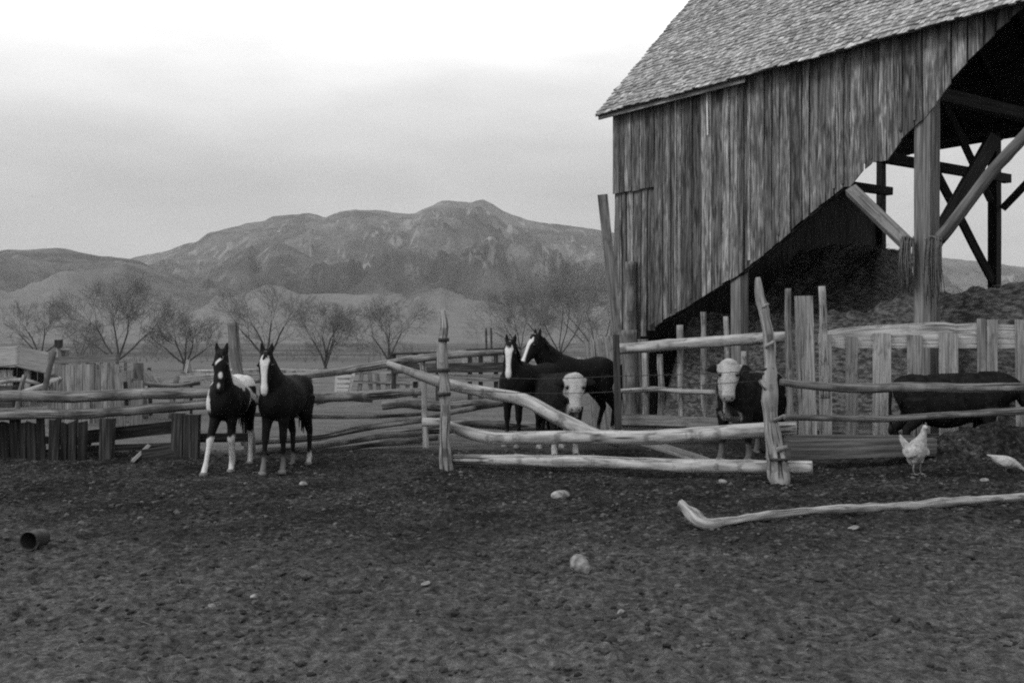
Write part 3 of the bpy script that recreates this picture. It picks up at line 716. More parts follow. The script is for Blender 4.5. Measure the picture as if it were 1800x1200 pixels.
# slanting pickets left of the gate
f5 = thing('picket_panel', 'panel of pale pickets leaning left beside the dark mare', 'fence', root_at(1060, 18))
for i, (xt, yt, xb, w_) in enumerate(((1031, 601, 1044, .09), (1042, 597, 1054, .11), (1053, 595, 1066, .10), (1064, 592, 1084, .11), (1075, 590, 1092, .12))):
    a = MB(); a.plank(P(xb + 2, 762, 19.5 - i * .1), P(xt, yt, 19.5 - i * .1), w_, .03, side=(1, 0, 0), tint=rt(.8, 1.05)); a.build('picket', M['gray_board'], f5, False)
a = MB(); a.plank(P(1032, 640, 19.6), P(1090, 636, 19.3), .12, .03, side=(0, 0, 1), tint=.6); a.build('cross_board', M['gray_board'], f5, False)
a = MB(); a.plank(P(1090, 640, 20.6), P(1059, 342, 20.6), 17 / F * 20.6, .06, side=(1, 0, 0), tint=.55, n=10)
tag(a.build('leaning_plank', M['gray_board'], None, False), 'tall plank leaning left against the barn corner', 'plank')
a = MB(); a.plank(P(1075, 620, 21.2), P(1086, 350, 21.4), .09, .05, side=(1, 0, 0), tint=.6, n=8)
tag(a.build('leaning_plank', M['gray_board'], None, False), 'narrow pole leaning right against the barn corner', 'plank')

# left rail fence behind the two paints
f6 = thing('rail_fence', 'long fence of fat grey rails behind the two foals on the left', 'fence', root_at(430, 14.9))
yl = lambda x: 14.1 + (x / 430) * .8
def rr(pts, rad, tint=1.0, yf=yl, m='old_log', dy=0): return rail(pts, rad, M[m], f6, dy=dy, tint=tint, yf=yf)
rr([(-160, 699), (-20, 696), (60, 694), (130, 697), (250, 693), (360, 690), (440, 688)], .075, 1.1)
rr([(-160, 733), (-20, 729), (60, 727), (130, 728), (200, 724), (300, 716), (370, 710), (440, 706)], .07, 1.1)
postlog('post', [P(440, 812, 15.0), P(432, 720, 15.0), P(420, 660, 15.0), P(414, 620, 15.0), P(409, 567, 15.0)], [.085, .08, .075, .08, .078], M['old_log'], f6, rough=.15, tint=.9)
y2 = lambda x: 15.1 + (x - 430) / 315 * 1.3
rr([(425, 668), (545, 659), (640, 645), (740, 631), (820, 622), (886, 618)], [.055, .055, .058, .06, .055, .04], 1.35, y2, dy=-.12)
rr([(425, 704), (545, 699), (640, 695), (744, 688)], [.07, .075, .075, .06], 1.2, y2, dy=.1)
rr([(425, 727), (545, 731), (640, 733), (742, 727)], .03, .9, y2, dy=.15)
rr([(425, 776), (545, 768), (640, 753), (745, 738)], [.055, .055, .05, .045], 1.2, y2, dy=.1)
rr([(450, 792), (545, 784), (660, 768), (750, 760)], [.05, .05, .045, .04], 1.0, y2, dy=.25)
rr([(545, 795), (640, 783), (740, 775)], .035, .6, y2, dy=.3)
postlog('post', [P(748, 790, 16.4), P(746, 720, 16.4), P(745, 660, 16.4), P(741, 622, 16.4)], [.05, .045, .045, .04], M['log'], f6, rough=.12)
for i, (pts, r, tn, Yd, lab) in enumerate((
        ([(672, 712), (720, 708), (780, 713), (860, 708), (960, 698)], .085, .9, 17.3, 'thick old log resting level behind the thin rear post'),
        ([(672, 742), (740, 733), (800, 722), (836, 716)], .045, .9, 17.1, 'short grey log end sloping up behind the thin rear post'),
        ([(786, 744), (840, 743), (900, 746), (985, 748)], .085, 1.0, 18.3, 'thick grey log on the ground behind the bald faced foals legs'),
        ([(672, 764), (720, 757), (800, 752)], .06, .8, 17.0, 'dark log low on the ground behind the thin rear post'),
        ([(668, 778), (730, 770), (770, 768)], .045, .6, 16.9, 'lowest dark log touching the dirt behind the rear post'))):
    a = MB(); a.tube([P(x, y, Yd) for x, y in pts], r, seg=12, step=.1, rough=.12, wob=.03, tint=tn)
    tag(a.build('old_log', M['old_log']), lab, 'log', 'old logs stacked behind the rear post')

# broken low slab fence, far left
f7 = thing('broken_fence', 'dark broken fence of rotten slabs and short posts below the left rails', 'fence', root_at(150, 14.4))
for x, w_, yt, yb, tn in ((-22, 26, 738, 828, 1.2), (8, 20, 740, 826, .9), (29, 15, 736, 826, 1.4), (43, 10, 742, 826, 1.6), (58, 15, 745, 826, 1.2), (74, 14, 738, 826, 1.1), (94, 17, 735, 822, 1.4), (111, 11, 740, 824, .9), (126, 15, 738, 822, 1.4), (143, 13, 740, 820, 1.1)):
    a = MB(); a.plank(P(x, yb, 14.2 + random.uniform(-.06, .06)), P(x + random.uniform(-4, 4), yt + random.uniform(-3, 3), 14.25), w_ / F * 14.2, .05, side=(1, 0, 0), tint=tn * .45, rag=.05, warp=.05); a.build('slab', M['dark_board'], f7, False)
for x, w_, yt, yb in ((187, 22, 735, 818), (312, 20, 726, 812), (336, 26, 728, 812)):
    a = MB(); a.plank(P(x, yb, 14.35), P(x + 2, yt, 14.35), w_ / F * 14.35, .13, side=(1, 0, 0), tint=1, warp=.03); a.build('post', M['dark_board'], f7, False)
for (xa, ya, xb, yb, w_, tn) in ((150, 768, 305, 750, .17, 1.3), (150, 789, 305, 783, .09, 2.2), (0, 770, 160, 776, .1, 1.0), (318, 770, 440, 768, .12, 1.2), (0, 800, 160, 795, .12, .9)):
    a = MB(); a.plank(P(xa, ya, 14.55), P(xb, yb, 14.6), w_, .04, side=(0, 0, 1), tint=tn * .45, warp=.04); a.build('board', M['dark_board'], f7, False)
a = MB(); a.plank(P(232, 812, 14.0), P(262, 783, 14.4), .05, .03, tint=.8); tag(a.build('propped_stick', M['gray_board'], None, False), 'pale stick propped on the ground between the short dark posts', 'stick')
a = MB(); a.plank(P(250, 806, 14.2), P(318, 796, 14.35), .22, .1, side=(0, .4, 1), tint=.8); tag(a.build('rotten_slab', M['dark_board'], None, False), 'dark rotten slab lying on the dirt beside the short dark post', 'slab')

# ------------------------------------------------------------------ sheds and yard clutter on the left
Yc = 21.0
sb = thing('board_shed', 'low pale vertical board shed behind the left rail fence', 'shed', root_at(150, Yc))
a = MB(); x = 101
while x < 205:
    w_ = random.choice((9, 11, 13)); yt = 641 - (x > 140) * 2 + random.uniform(-2, 2)
    a.plank(P(x + w_ / 2, 752, Yc), P(x + w_ / 2 + random.uniform(-1, 1), yt, Yc), w_ / F * Yc - .006, .025, side=(1, 0, 0), tint=rt(.5, .95)); x += w_
a.build('wall', M['gray_board'], sb, False)
a = MB()
for i in range(7): a.plank(P(99, 640, Yc + .2 + i * .22) + Vector((0, 0, .02 + i * .02)), P(207, 636, Yc + .2 + i * .22) + Vector((0, 0, .02 + i * .02)), .21, .03, side=(0, 1, 0), tint=.5)
a.build('roof', M['gray_board'], sb, False)
for x in (103, 203):
    a = MB(); a.plank(P(x, 752, Yc + .1), P(x, 641, Yc + .1), .12, .1, side=(1, 0, 0), tint=.6); a.build('post', M['gray_board'], sb, False)
for dx in (0, 1.0):
    a = MB(); a.plank(root_at(103, Yc) + Vector((dx, 1.6, 0)), root_at(103, Yc) + Vector((dx, 1.6, 1.15)), .2, .04); a.build('back_post', M['beam'], sb, False)
# farther low shed with a sagging roof
Yd = 27.0
s2 = thing('low_shed', 'low open shed with sagging grey roof at the left edge', 'shed', root_at(20, Yd))
a = MB()
for i in range(10):
    a.plank(P(-60, 648, Yd + i * .28) + Vector((0, 0, i * .055)), P(30, 640, Yd + i * .28) + Vector((0, 0, i * .05)), .27, .04, side=(0, 1, .18), tint=.7)
    a.plank(P(30, 641, Yd + i * .28) + Vector((0, 0, i * .05)), P(84, 654, Yd + i * .28) + Vector((0, 0, i * .055)), .27, .04, side=(0, 1, .18), tint=.5)
a.build('roof', M['gray_board'], s2, False)
a = MB()
for x, tn in ((-50, .8), (-20, 1.3), (5, 1.3), (18, 1.2), (48, 1.0)): a.plank(P(x, 715, Yd + .1), P(x, 650, Yd + .1), .2 if x < 18 else .12, .05, side=(1, 0, 0), tint=tn)
a.plank(P(-60, 668, Yd + .05), P(28, 663, Yd + .05), .05, .05, side=(0, 0, 1), tint=1)
a.build('post', M['gray_board'], s2, False)
a = MB()
for i in range(12): a.plank(P(-60 + i * 12, 720, Yd + 2.5), P(-60 + i * 12, 645, Yd + 2.5), .17, .03, side=(1, 0, 0), tint=.8)
a.build('back_wall', M['dark_board'], s2, False)
a = MB(); a.plank(P(-70, 700, Yd - .3), P(30, 700, Yd - .3), .62, .5, side=(0, 0, 1), tint=1.2); a.build('feed_trough', M['dark_board'], s2, False)
tb = thing('boxed_post', 'grey post with a dark cap and small box beside the board shed', 'post', root_at(103, 22.5))
a = MB(); a.plank(P(104, 735, 22.5), P(103, 606, 22.5), .11, .1, side=(1, 0, 0), tint=.8); a.build('post', M['gray_board'], tb, False)
a = MB(); a.plank(P(103, 610, 22.45), P(103, 597, 22.45), .12, .14, side=(1, 0, 0), tint=1.0); a.build('cap', M['dark_board'], tb, False)
a = MB(); a.plank(P(112, 645, 22.6), P(112, 616, 22.6), .15, .14, side=(1, 0, 0), tint=.55); a.plank(P(106, 614, 22.55), P(118, 613, 22.55), .03, .16, side=(0, 0, 1), tint=1.3); a.build('box', M['gray_board'], tb, False)
a = MB(); a.tube([P(76, 700, 19.5), P(85, 655, 19.6), P(96, 618, 19.7)], [.055, .05, .045], rough=.1)
tag(a.build('leaning_pole', M['bark']), 'dark pole leaning right in front of the boxed post', 'pole')
a = MB(); a.tube([P(35, 692, 20), P(75, 678, 20), P(103, 665, 20.5)], .06, rough=.15, wob=.05); tag(a.build('crooked_limb', M['log']), 'pale crooked limb lying left of the board shed', 'limb')
a = MB()
a.tube([P(80, 662, 20.4), P(96, 659, 20.4), P(104, 668, 20.4), P(98, 680, 20.4)], .035); tag(a.build('bent_pipe', M['bark']), 'dark bent pipe hooked over left of the board shed', 'pipe')
# plank pen between shed and foals
s3 = thing('plank_pen', 'pale plank pen with a slanting brace behind the left rails', 'fence', root_at(290, 23))
Ye = 23.0
a = MB(); a.plank(P(272, 672, Ye), P(362, 658, Ye), .17, .04, side=(0, 0, 1), tint=.9); a.build('plank', M['gray_board'], s3, False)
a = MB(); a.plank(P(205, 690, Ye), P(362, 686, Ye), .10, .04, side=(0, 0, 1), tint=.9); a.build('plank', M['gray_board'], s3, False)
a = MB(); a.plank(P(255, 655, Ye - .1), P(285, 690, Ye - .1), .2, .04, tint=1.0); a.build('brace', M['gray_board'], s3, False)
for x, yt, w_, tn, mm in ((210, 648, .13, .8, 'gray_board'), (228, 652, .18, .8, 'gray_board'), (246, 655, .06, 1, 'dark_board'), (265, 646, .07, 1.3, 'dark_board'), (329, 655, .13, 1.0, 'gray_board'), (336, 672, .05, 1, 'dark_board'), (215, 671, .3, 1, 'dark_board')):
    a = MB(); a.plank(P(x, 732, Ye + .08), P(x - (3 if x < 300 else 0), yt, Ye + .08), w_, .06, side=(1, 0, 0), tint=tn); a.build('post', M[mm], s3, False)
a = MB(); a.plank(P(326, 655, Ye), P(331, 632, Ye), .07, .04, tint=1.1); a.plank(P(335, 655, Ye), P(330, 632, Ye), .06, .04, tint=.6); a.plank(P(318, 654, Ye + .04), P(345, 655, Ye + .04), .05, .05, side=(0, 0, 1), tint=.5); a.build('crossed_slats', M['gray_board'], s3, False)
for i, (x, y, Yq) in enumerate(((60, 672, 24), (215, 700, 19), (470, 700, 26))):
    pass
for (pts, r, m_, Yq, nm, lab, cat) in (
        (((112, 700), (150, 692), (200, 699)), .05, 'log', 19.2, 'loose_rail', 'pale loose rail leaning across the front of the board shed', 'rail'),
        (((232, 668), (300, 676), (352, 672)), .045, 'old_log', 21.5, 'loose_rail', 'grey loose rail lying across the plank pen behind the pinto foal', 'rail'),
        (((258, 735), (252, 690), (244, 640)), .05, 'bark', 20.5, 'leaning_post', 'dark post leaning left in front of the plank pen', 'post'),
        (((302, 735), (304, 690), (309, 662)), .06, 'old_log', 22.0, 'leaning_post', 'short grey post standing in the plank pen near the pinto foal', 'post'),
        (((30, 735), (36, 690), (44, 660)), .05, 'old_log', 21.0, 'leaning_post', 'grey post leaning right before the low open shed', 'post'),
        (((0, 672), (40, 668), (70, 676)), .045, 'log', 22.0, 'loose_rail', 'short pale rail in front of the low open shed', 'rail'),
        (((450, 660), (500, 668), (548, 665)), .05, 'old_log', 22.0, 'loose_rail', 'grey loose rail in the pasture behind the dark foal', 'rail'),
        (((556, 708), (600, 700), (655, 705)), .05, 'old_log', 24.0, 'loose_rail', 'thin grey rail lying in the pasture below the white rack', 'rail')):
    a = MB(); a.tube([P(x, y, Yq + .12 * q) for q, (x, y) in enumerate(pts)], r, seg=8, rough=.18, wob=.05, tint=.9); tag(a.build(nm, M[m_]), lab, cat)
for (x, yb, yt, Yq, w_, tn, ln) in ((214, 748, 655, 20.2, .16, .6, -6), (238, 748, 668, 20.0, .22, .45, 5), (90, 745, 672, 20.0, .18, .5, 4)):
    a = MB(); a.plank(P(x, yb, Yq), P(x + ln, yt, Yq + .1), w_, .03, side=(1, 0, 0), tint=tn, rag=.05, warp=.05)
    tag(a.build('loose_board', M['gray_board'], None, False), {214: 'grey board stood upright just right of the board shed', 238: 'darker wide board leaning right beside the upright grey board', 90: 'grey board leaning on the left end of the board shed'}[x], 'board')
# far fences and the hay feeder in the middle distance
def far_fence(label, x0, x1, Y_, ytop, nrail, tint, m='gray_board', step=14, wig=1):
    r_ = thing('distant_fence', label, 'fence', root_at((x0 + x1) / 2, Y_), 'distant pasture fences')
    g0 = 600 + 3040 / Y_
    for k in range(nrail):
        y = ytop + 2 + (g0 - ytop) * k / nrail
        a = MB(); a.plank(P(x0, y + wig * random.uniform(-1, 1), Y_), P(x1, y + wig * random.uniform(-1, 1), Y_), .09, .04, side=(0, 0, 1), tint=tint, n=10, warp=.08); a.build('rail', M[m], r_, False)
    x = x0
    while x <= x1:
        a = MB(); a.plank(P(x, g0 + 2, Y_ + .06), P(x + random.uniform(-2, 2) * wig, ytop + random.uniform(-2, 2), Y_ + .06), .13, .1, side=(1, 0, 0), tint=tint * rt(.5, 1)); a.build('post', M[m], r_, False)
        x += step * rt(.8, 1.3)
    return r_
far_fence('distant grey pole fence across the pasture behind the two foals', 340, 560, 42, 648, 3, 1.1)
far_fence('distant pale fence just above the bald faced foals back', 900, 1040, 44, 629, 3, 1.2)
far_fence('farthest thin fence line below the bare trees on the left', 0, 240, 60, 634, 2, 1.0, step=22)
r_ = far_fence('distant fence of dark leaning pickets beside the white rack', 612, 735, 34, 652, 2, .7, 'gray_board', 17, 4)
wr_ = thing('white_rack', 'small white slatted rack standing alone in the pasture', 'rack', root_at(602, 33))
for (xa, ya, xb, yb) in ((592, 656, 590, 693), (622, 655, 612, 693)):
    a = MB(); a.plank(P(xb, yb, 33), P(xa, ya, 33), .09, .05, side=(1, 0, 0), tint=1); a.build('leg', M['whitewood'], wr_, False)
for yy in (661, 670, 678, 685):
    a = MB(); a.plank(P(592, yy, 32.95), P(618 - (yy - 661) * .25, yy, 32.95), .085, .03, side=(0, 0, 1), tint=1); a.build('slat', M['whitewood'], wr_, False)
fd = thing('hay_feeder', 'dark plank hay feeder with two upright irons in the middle distance', 'feeder', root_at(800, 29))
Yf = 29.0
for (xa, xb, ya, yb, w_, tn, mm) in ((690, 905, 648, 645, .26, 1.6, 'dark_board'), (700, 905, 664, 664, .20, .75, 'gray_board'), (820, 905, 617, 613, .09, 1, 'dark_board'), (686, 780, 622, 620, .05, 1, 'dark_board')):
    a = MB(); a.plank(P(xa, ya, Yf), P(xb, yb, Yf), w_, .06, side=(0, 0, 1), tint=tn); a.build('side_plank', M[mm], fd, False)
    a = MB(); a.plank(P(xa, ya, Yf + 1.2), P(xb, yb, Yf + 1.2), w_, .06, side=(0, 0, 1), tint=tn); a.build('side_plank', M[mm], fd, False)
for x in (692, 730, 770, 826, 845, 872, 903):
    a = MB(); a.plank(P(x, 706, Yf + .1), P(x, 618 if x > 800 else 622, Yf + .1), .12, .1, side=(1, 0, 0), tint=1.3); a.build('post', M['dark_board'], fd, False)
    a = MB(); a.plank(P(x, 704, Yf + 1.3), P(x, 620, Yf + 1.3), .12, .1, side=(1, 0, 0), tint=1.3); a.build('post', M['dark_board'], fd, False)
for x in (855, 864):
    a = MB(); a.tube([P(x, 615, Yf + .3), P(x - 1, 576, Yf + .3)], .035, seg=6); a.build('upright_iron', M['bark'], fd)
a = MB()
for x in (812, 850, 884): a.plank(P(x, 632, 31), P(x + 14, 632, 31), .28, .1, side=(0, 0, 1), tint=1.3)
a.build('back_board', M['gray_board'], fd, False)

# ------------------------------------------------------------------ bare trees
def tree(label, px, Y_, ytop, spread, forks, dens=1.0, seed=0, thin=1.0, name='bare_tree', group='bare trees along the pasture'):
    random.seed(100 + seed)
    base = root_at(px, Y_); H = (600 + 3040 / Y_ - ytop) / F * Y_
    t_ = thing(name, label, 'tree', base, group)
    tr = MB(); br = MB()
    def grow(p, d, ln, r, lvl):
        segs = 4; q = p
        for i in range(segs):
            d = (d + Vector((random.gauss(0, .12), random.gauss(0, .12), .05 if lvl < 3 else .02))).normalized()
            q2 = q + d * ln / segs; r2 = r * .88
            if lvl <= 1: tr.tube([q, q2], [r, r2], seg=6, step=9, cap=False)
            else: br.tri_twig(q, q2, max(r * .6, .0045), max(r2 * .6, .004))
            if lvl < 5:
                nk = (1 if lvl < 2 else (2 if lvl < 4 else 1)) if random.random() < .8 * dens else 0
                if lvl == 0: nk = 0
                for _ in range(nk):
                    ax = d.orthogonal(); ax.rotate(Matrix.Rotation(random.random() * 6.28, 3, d))
                    dd = (d + ax * random.uniform(.5, 1.0)).normalized()
                    grow(q2, dd, ln * random.uniform(.5, .72), r2 * .58, lvl + 1)
            q, r = q2, r2
        if lvl < 5:
            for _ in range(2):
                ax = d.orthogonal(); ax.rotate(Matrix.Rotation(random.random() * 6.28, 3, d))
                grow(q, (d + ax * .45).normalized(), ln * .62, r * .8, lvl + 1)
    r0 = H * random.uniform(.017, .021) * thin
    if forks[0] > 0: tr.tube([base - Vector((0, 0, .1)), base + Vector((0, 0, H * forks[0]))], [r0 * 1.25, r0], seg=8, step=.4, rough=.1)
    st = base + Vector((0, 0, H * forks[0]))
    for k_, a_ in enumerate(forks[1:]):
        d = Vector((math.sin(R(a_)) , random.uniform(-.35, .35), math.cos(R(a_)))).normalized()
        grow(st, d, H * .36 * spread, r0 * .62, 1)
    tr.build('trunk', M['bark'], t_); br.build('branches', M['twig'], t_)
    return t_
tree('bare tree at far left behind the low shed roof', 70, 62, 515, 1.0, (.16, -35, -8, 20, 45), .68, 1)
tree('wide bare tree with forked trunk above the board shed', 206, 58, 475, 1.1, (.10, -52, -28, 4, 24, 48), .72, 2)
tree('bare tree with low spreading limbs left of the pinto foal', 325, 60, 500, .85, (.07, -62, -20, -5, 35, 55), .68, 3)
tree('bare tree behind the dark foals head', 470, 62, 480, 1.1, (.10, -40, -12, 18, 42), .68, 4)
tree('narrow bare tree with several upright stems right of the dark foal', 572, 60, 490, .95, (.03, -16, -7, 2, 9, 18), .7, 5)
tree('bare tree with one low left limb behind the slanting pole', 684, 60, 500, 1.0, (.10, -45, -12, 5, 22), .66, 6)
tree('hazy bare tree behind the bald faced foal', 915, 90, 480, 1.0, (.12, -50, -35, -10, 15, 40), .8, 7, .6)
tree('tall hazy bare tree behind the dark mare', 985, 84, 430, 1.1, (.06, -55, -30, -10, 12, 38), .82, 8, .55)
tree('hazy bare tree touching the leaning plank at the barn', 1050, 80, 420, 1.1, (.05, -50, -25, -8, 18, 40), .82, 9, .55)
tree('faint bare sapling between two bare trees at the left', 140, 70, 545, 1.0, (.1, -25, 5, 30), .6, 10)
random.seed(55)
# low brush along the far edge of the pasture: nobody could count it
bs = MB()
for i in range(1500):
    Y_ = random.uniform(80, 190); px = random.uniform(-200, 1130)
    if abs(nz1(px * .006, Y_ * .02)) < .04: continue
    b0 = root_at(px, Y_)
    for k in range(2):
        d = Vector((random.gauss(0, .35), random.gauss(0, .35), 1)).normalized() * random.uniform(.2, 1.0) * max(.2, 1 + 1.6 * nz1(px * .012, 7))
        bs.tri_twig(b0, b0 + d, .03, .012)
tag(bs.build('brush', M['twig']), 'low leafless brush along the far edge of the pasture', 'brush', kind='stuff')

# ------------------------------------------------------------------ small things on the ground
def rock(px, py, wpx, lab, flatn=.7, tint=1, name='rock', m='stone', cat='rock', group='stones lying in the corral'):
    Y_ = 3040 / (py - 600); w_ = wpx / F * Y_
    bm = bmesh.new(); bmesh.ops.create_icosphere(bm, subdivisions=3, radius=w_ / 2)
    sd_ = random.random() * 40
    for v in bm.verts:
        n1 = noise.noise(v.co / w_ * 1.6 + Vector((sd_, 0, 0))); v.co *= 1 + .35 * n1
        v.co.z *= flatn
        q = v.co / w_
        v.co += v.normal * w_ * .05 * noise.noise(q * 5 + Vector((sd_, 3, 0)))
    me = bpy.data.meshes.new(name); bm.to_mesh(me); bm.free(); me.materials.append(M[m])
    o = bpy.data.objects.new(name, me); C.objects.link(o)
    x = (px - 900) / F * Y_; o.location = (x, Y_, gh(x, Y_) + w_ * (.22 if wpx < 30 else .3) * flatn); o.rotation_euler = (random.uniform(-.3, .3), random.uniform(-.3, .3), random.random() * 6); tag(o, lab, cat, group)
rock(1021, 1008, 34, 'round pale rock lying alone in the middle foreground', .95)
rock(986, 873, 32, 'flat pale stone below the lowest pale rail', .5)
rock(1271, 850, 15, 'small white stone just left of the crooked post foot', .8)
rock(1500, 934, 20, 'small flat pale stone below the lying pole', .4)
rock(534, 856, 14, 'small pale stone below the dark foal', .6)
rock(447, 1048, 16, 'small pale stone in the left foreground', .6)
rock(748, 1032, 18, 'flat small pale stone left of the round rock', .4)
rock(372, 1060, 16, 'flat little stone at the lower left', .4)
rock(1092, 1088, 14, 'small pale stone below the round rock', .7)
rock(1730, 851, 16, 'small pale stone below the pecking hen', .5)
rock(1195, 1142, 12, 'tiny pale stone near the bottom centre right', .7)
rock(1215, 866, 26, 'dark lump of dung below the left end of the bottom rails', .7, m='clod', name='dung_lump', cat='dung', group='dark dung lumps in the corral')
rock(1080, 996, 14, 'dark dung lump just right of the round pale rock', .7, m='clod', name='dung_lump', cat='dung', group='dark dung lumps in the corral')
rock(1133, 988, 13, 'smaller dark dung lump farther right of the round rock', .7, m='clod', name='dung_lump', cat='dung', group='dark dung lumps in the corral')
rock(1121, 1040, 16, 'dark dung lump below and right of the round rock', .7, m='clod', name='dung_lump', cat='dung', group='dark dung lumps in the corral')
# clods: many small lumps
def clods():
    ico = bmesh.new(); bmesh.ops.create_icosphere(ico, subdivisions=1, radius=1)
    iv = [v.co.copy() for v in ico.verts]; iff = [tuple(v.index for v in f.verts) for f in ico.faces]; ico.free()
    V = []; Fc = []
    for i in range(15000):
        Y_ = 4.6 + 11.5 * random.random() ** .8; x = random.uniform(-.55, .55) * Y_
        if nz1(x * .8, Y_ * .8, 3) < -.05 and random.random() < .7: continue
        r = random.choice((.006, .007, .009, .009, .011, .013, .016, .022)) * rt(.7, 1.3); sd_ = random.random() * 99; b0 = len(V)
        z = gh(x, Y_)
        for c in iv:
            k_ = 1 + .45 * nz1(c.x * 1.3 + sd_, c.y * 1.3, c.z * 1.3)
            V.append((x + c.x * r * k_ * 1.2, Y_ + c.y * r * k_ * 1.2, z + c.z * r * k_ * .75 + r * .2))
        Fc += [tuple(b0 + q for q in f) for f in iff]
    me = bpy.data.meshes.new('dirt_clods'); me.from_pydata(V, [], Fc)
    me.materials.append(mat('clod_dirt', [(.35, .012), (.5, .045), (.65, .13)], coord='Object', nscale=4, bump=.8, bscale=40))
    o = bpy.data.objects.new('dirt_clods', me); C.objects.link(o); tag(o, 'small dirt clods scattered over the corral', 'clods', kind='stuff')
clods()
for i, (x, y, w_) in enumerate(((700, 985, 26), (520, 1065, 22), (1440, 1022, 24), (850, 1108, 24), (1560, 992, 30), (1590, 996, 22), (280, 1000, 22), (420, 1110, 22), (1230, 1000, 16), (1000, 1100, 18))):
    rock(x, y, w_, ('dark dung lump in the middle foreground left of the round rock', 'dark dung lump in the left foreground', 'dark dung lump below the middle of the lying pole', 'dark dung lump near the bottom left of centre', 'largest dark dung lump below the lying pole at right', 'dark dung lump touching the largest one at right', 'dark dung lump right of the tipped can', 'dark dung lump near the bottom at left', 'small dark dung lump below the left end of the lying pole', 'small dark dung lump at the bottom centre')[i], .45, m='clod', name='dung_lump', cat='dung', group='dark dung lumps in the corral')
ls = MB()
for i in range(450):
    Y_ = 4.7 + 9 * random.random() ** .8; x = random.uniform(-.52, .52) * Y_; z = gh(x, Y_) + .006
    an = random.random() * 6.28; ll = random.uniform(.02, .07); q = Vector((x, Y_, z)); dd = Vector((math.cos(an), math.sin(an), random.uniform(-.05, .25))) * ll
    ls.tri_twig(q, q + dd, .0018, .001)
tag(ls.build('scattered_straw', M['gray_board']), 'bits of pale straw trodden into the corral dirt', 'straw', kind='stuff')
# the pole on the ground
def gp_(px, py, lift=.05):
    Y_ = 3040 / (py - 600); x = (px - 900) / F * Y_; return Vector((x, Y_, gh(x, Y_, False) + lift))
a = MB(); a.tube([gp_(1200, 917, .13), gp_(1218, 925, .09), gp_(1240, 930, .035), gp_(1290, 926), gp_(1380, 916), (gp_(1500, 908)), gp_(1600, 900), gp_(1700, 894), gp_(1800, 887), gp_(1930, 878)],
                 [.045, .062, .05, .036, .034, .036, .040, .041, .045, .05], seg=14, step=.05, rough=.3, wob=.035, tint=1.0)
tag(a.build('lying_pole', M['log']), 'long pale knobbly pole lying on the dirt at right', 'pole')
# tipped can
cn = thing('tipped_can', 'black open can tipped on its side in the left foreground', 'can', gp_(66, 968, .0))
c0 = gp_(50, 968, .08); c1 = gp_(84, 957, .075)
a = MB(); ax = (c1 - c0).normalized()
L_ = .21
b0 = 0; A = ax.cross(Vector((0, 0, 1))).normalized(); Bv = ax.cross(A)
cs = .8; L_ *= .9
rings = [(0, .092), (0.0, .084), (.02, .083), (L_ - .02, .078), (L_ - .02, .0)], [(0, .092), (.012, .094), (.025, .088), (L_ * .5, .088), (L_ * .55, .091), (L_ * .6, .087), (L_ - .005, .084), (L_, .08), (L_, .0)]
for ri, rg in enumerate(rings):
    b0 = len(a.v)
    for d_, r in rg:
        for k in range(24):
            an = 6.2832 * k / 24; a.v.append(c0 + ax * d_ + (A * math.cos(an) + Bv * math.sin(an)) * max(r * cs, .0005))
    for i in range(len(rg) - 1):
        for k in range(24):
            f = (b0 + i * 24 + k, b0 + i * 24 + (k + 1) % 24, b0 + (i + 1) * 24 + (k + 1) % 24, b0 + (i + 1) * 24 + k)
            a.f.append(f if ri else f[::-1]); a.uv.append(((0, 0),) * 4); a.t.append(1)
a.build('shell', M['rubber'], cn)
a = MB(); a.tube([c0 + A * .09, c0 - ax * .03 + A * .07 - Vector((0, 0, .07)), c0 - ax * .05 - Vector((0, 0, .085)), c0 - ax * .03 - A * .07 - Vector((0, 0, .07)), c0 - A * .09], .004, seg=5)
a.build('handle', M['wire'], cn)

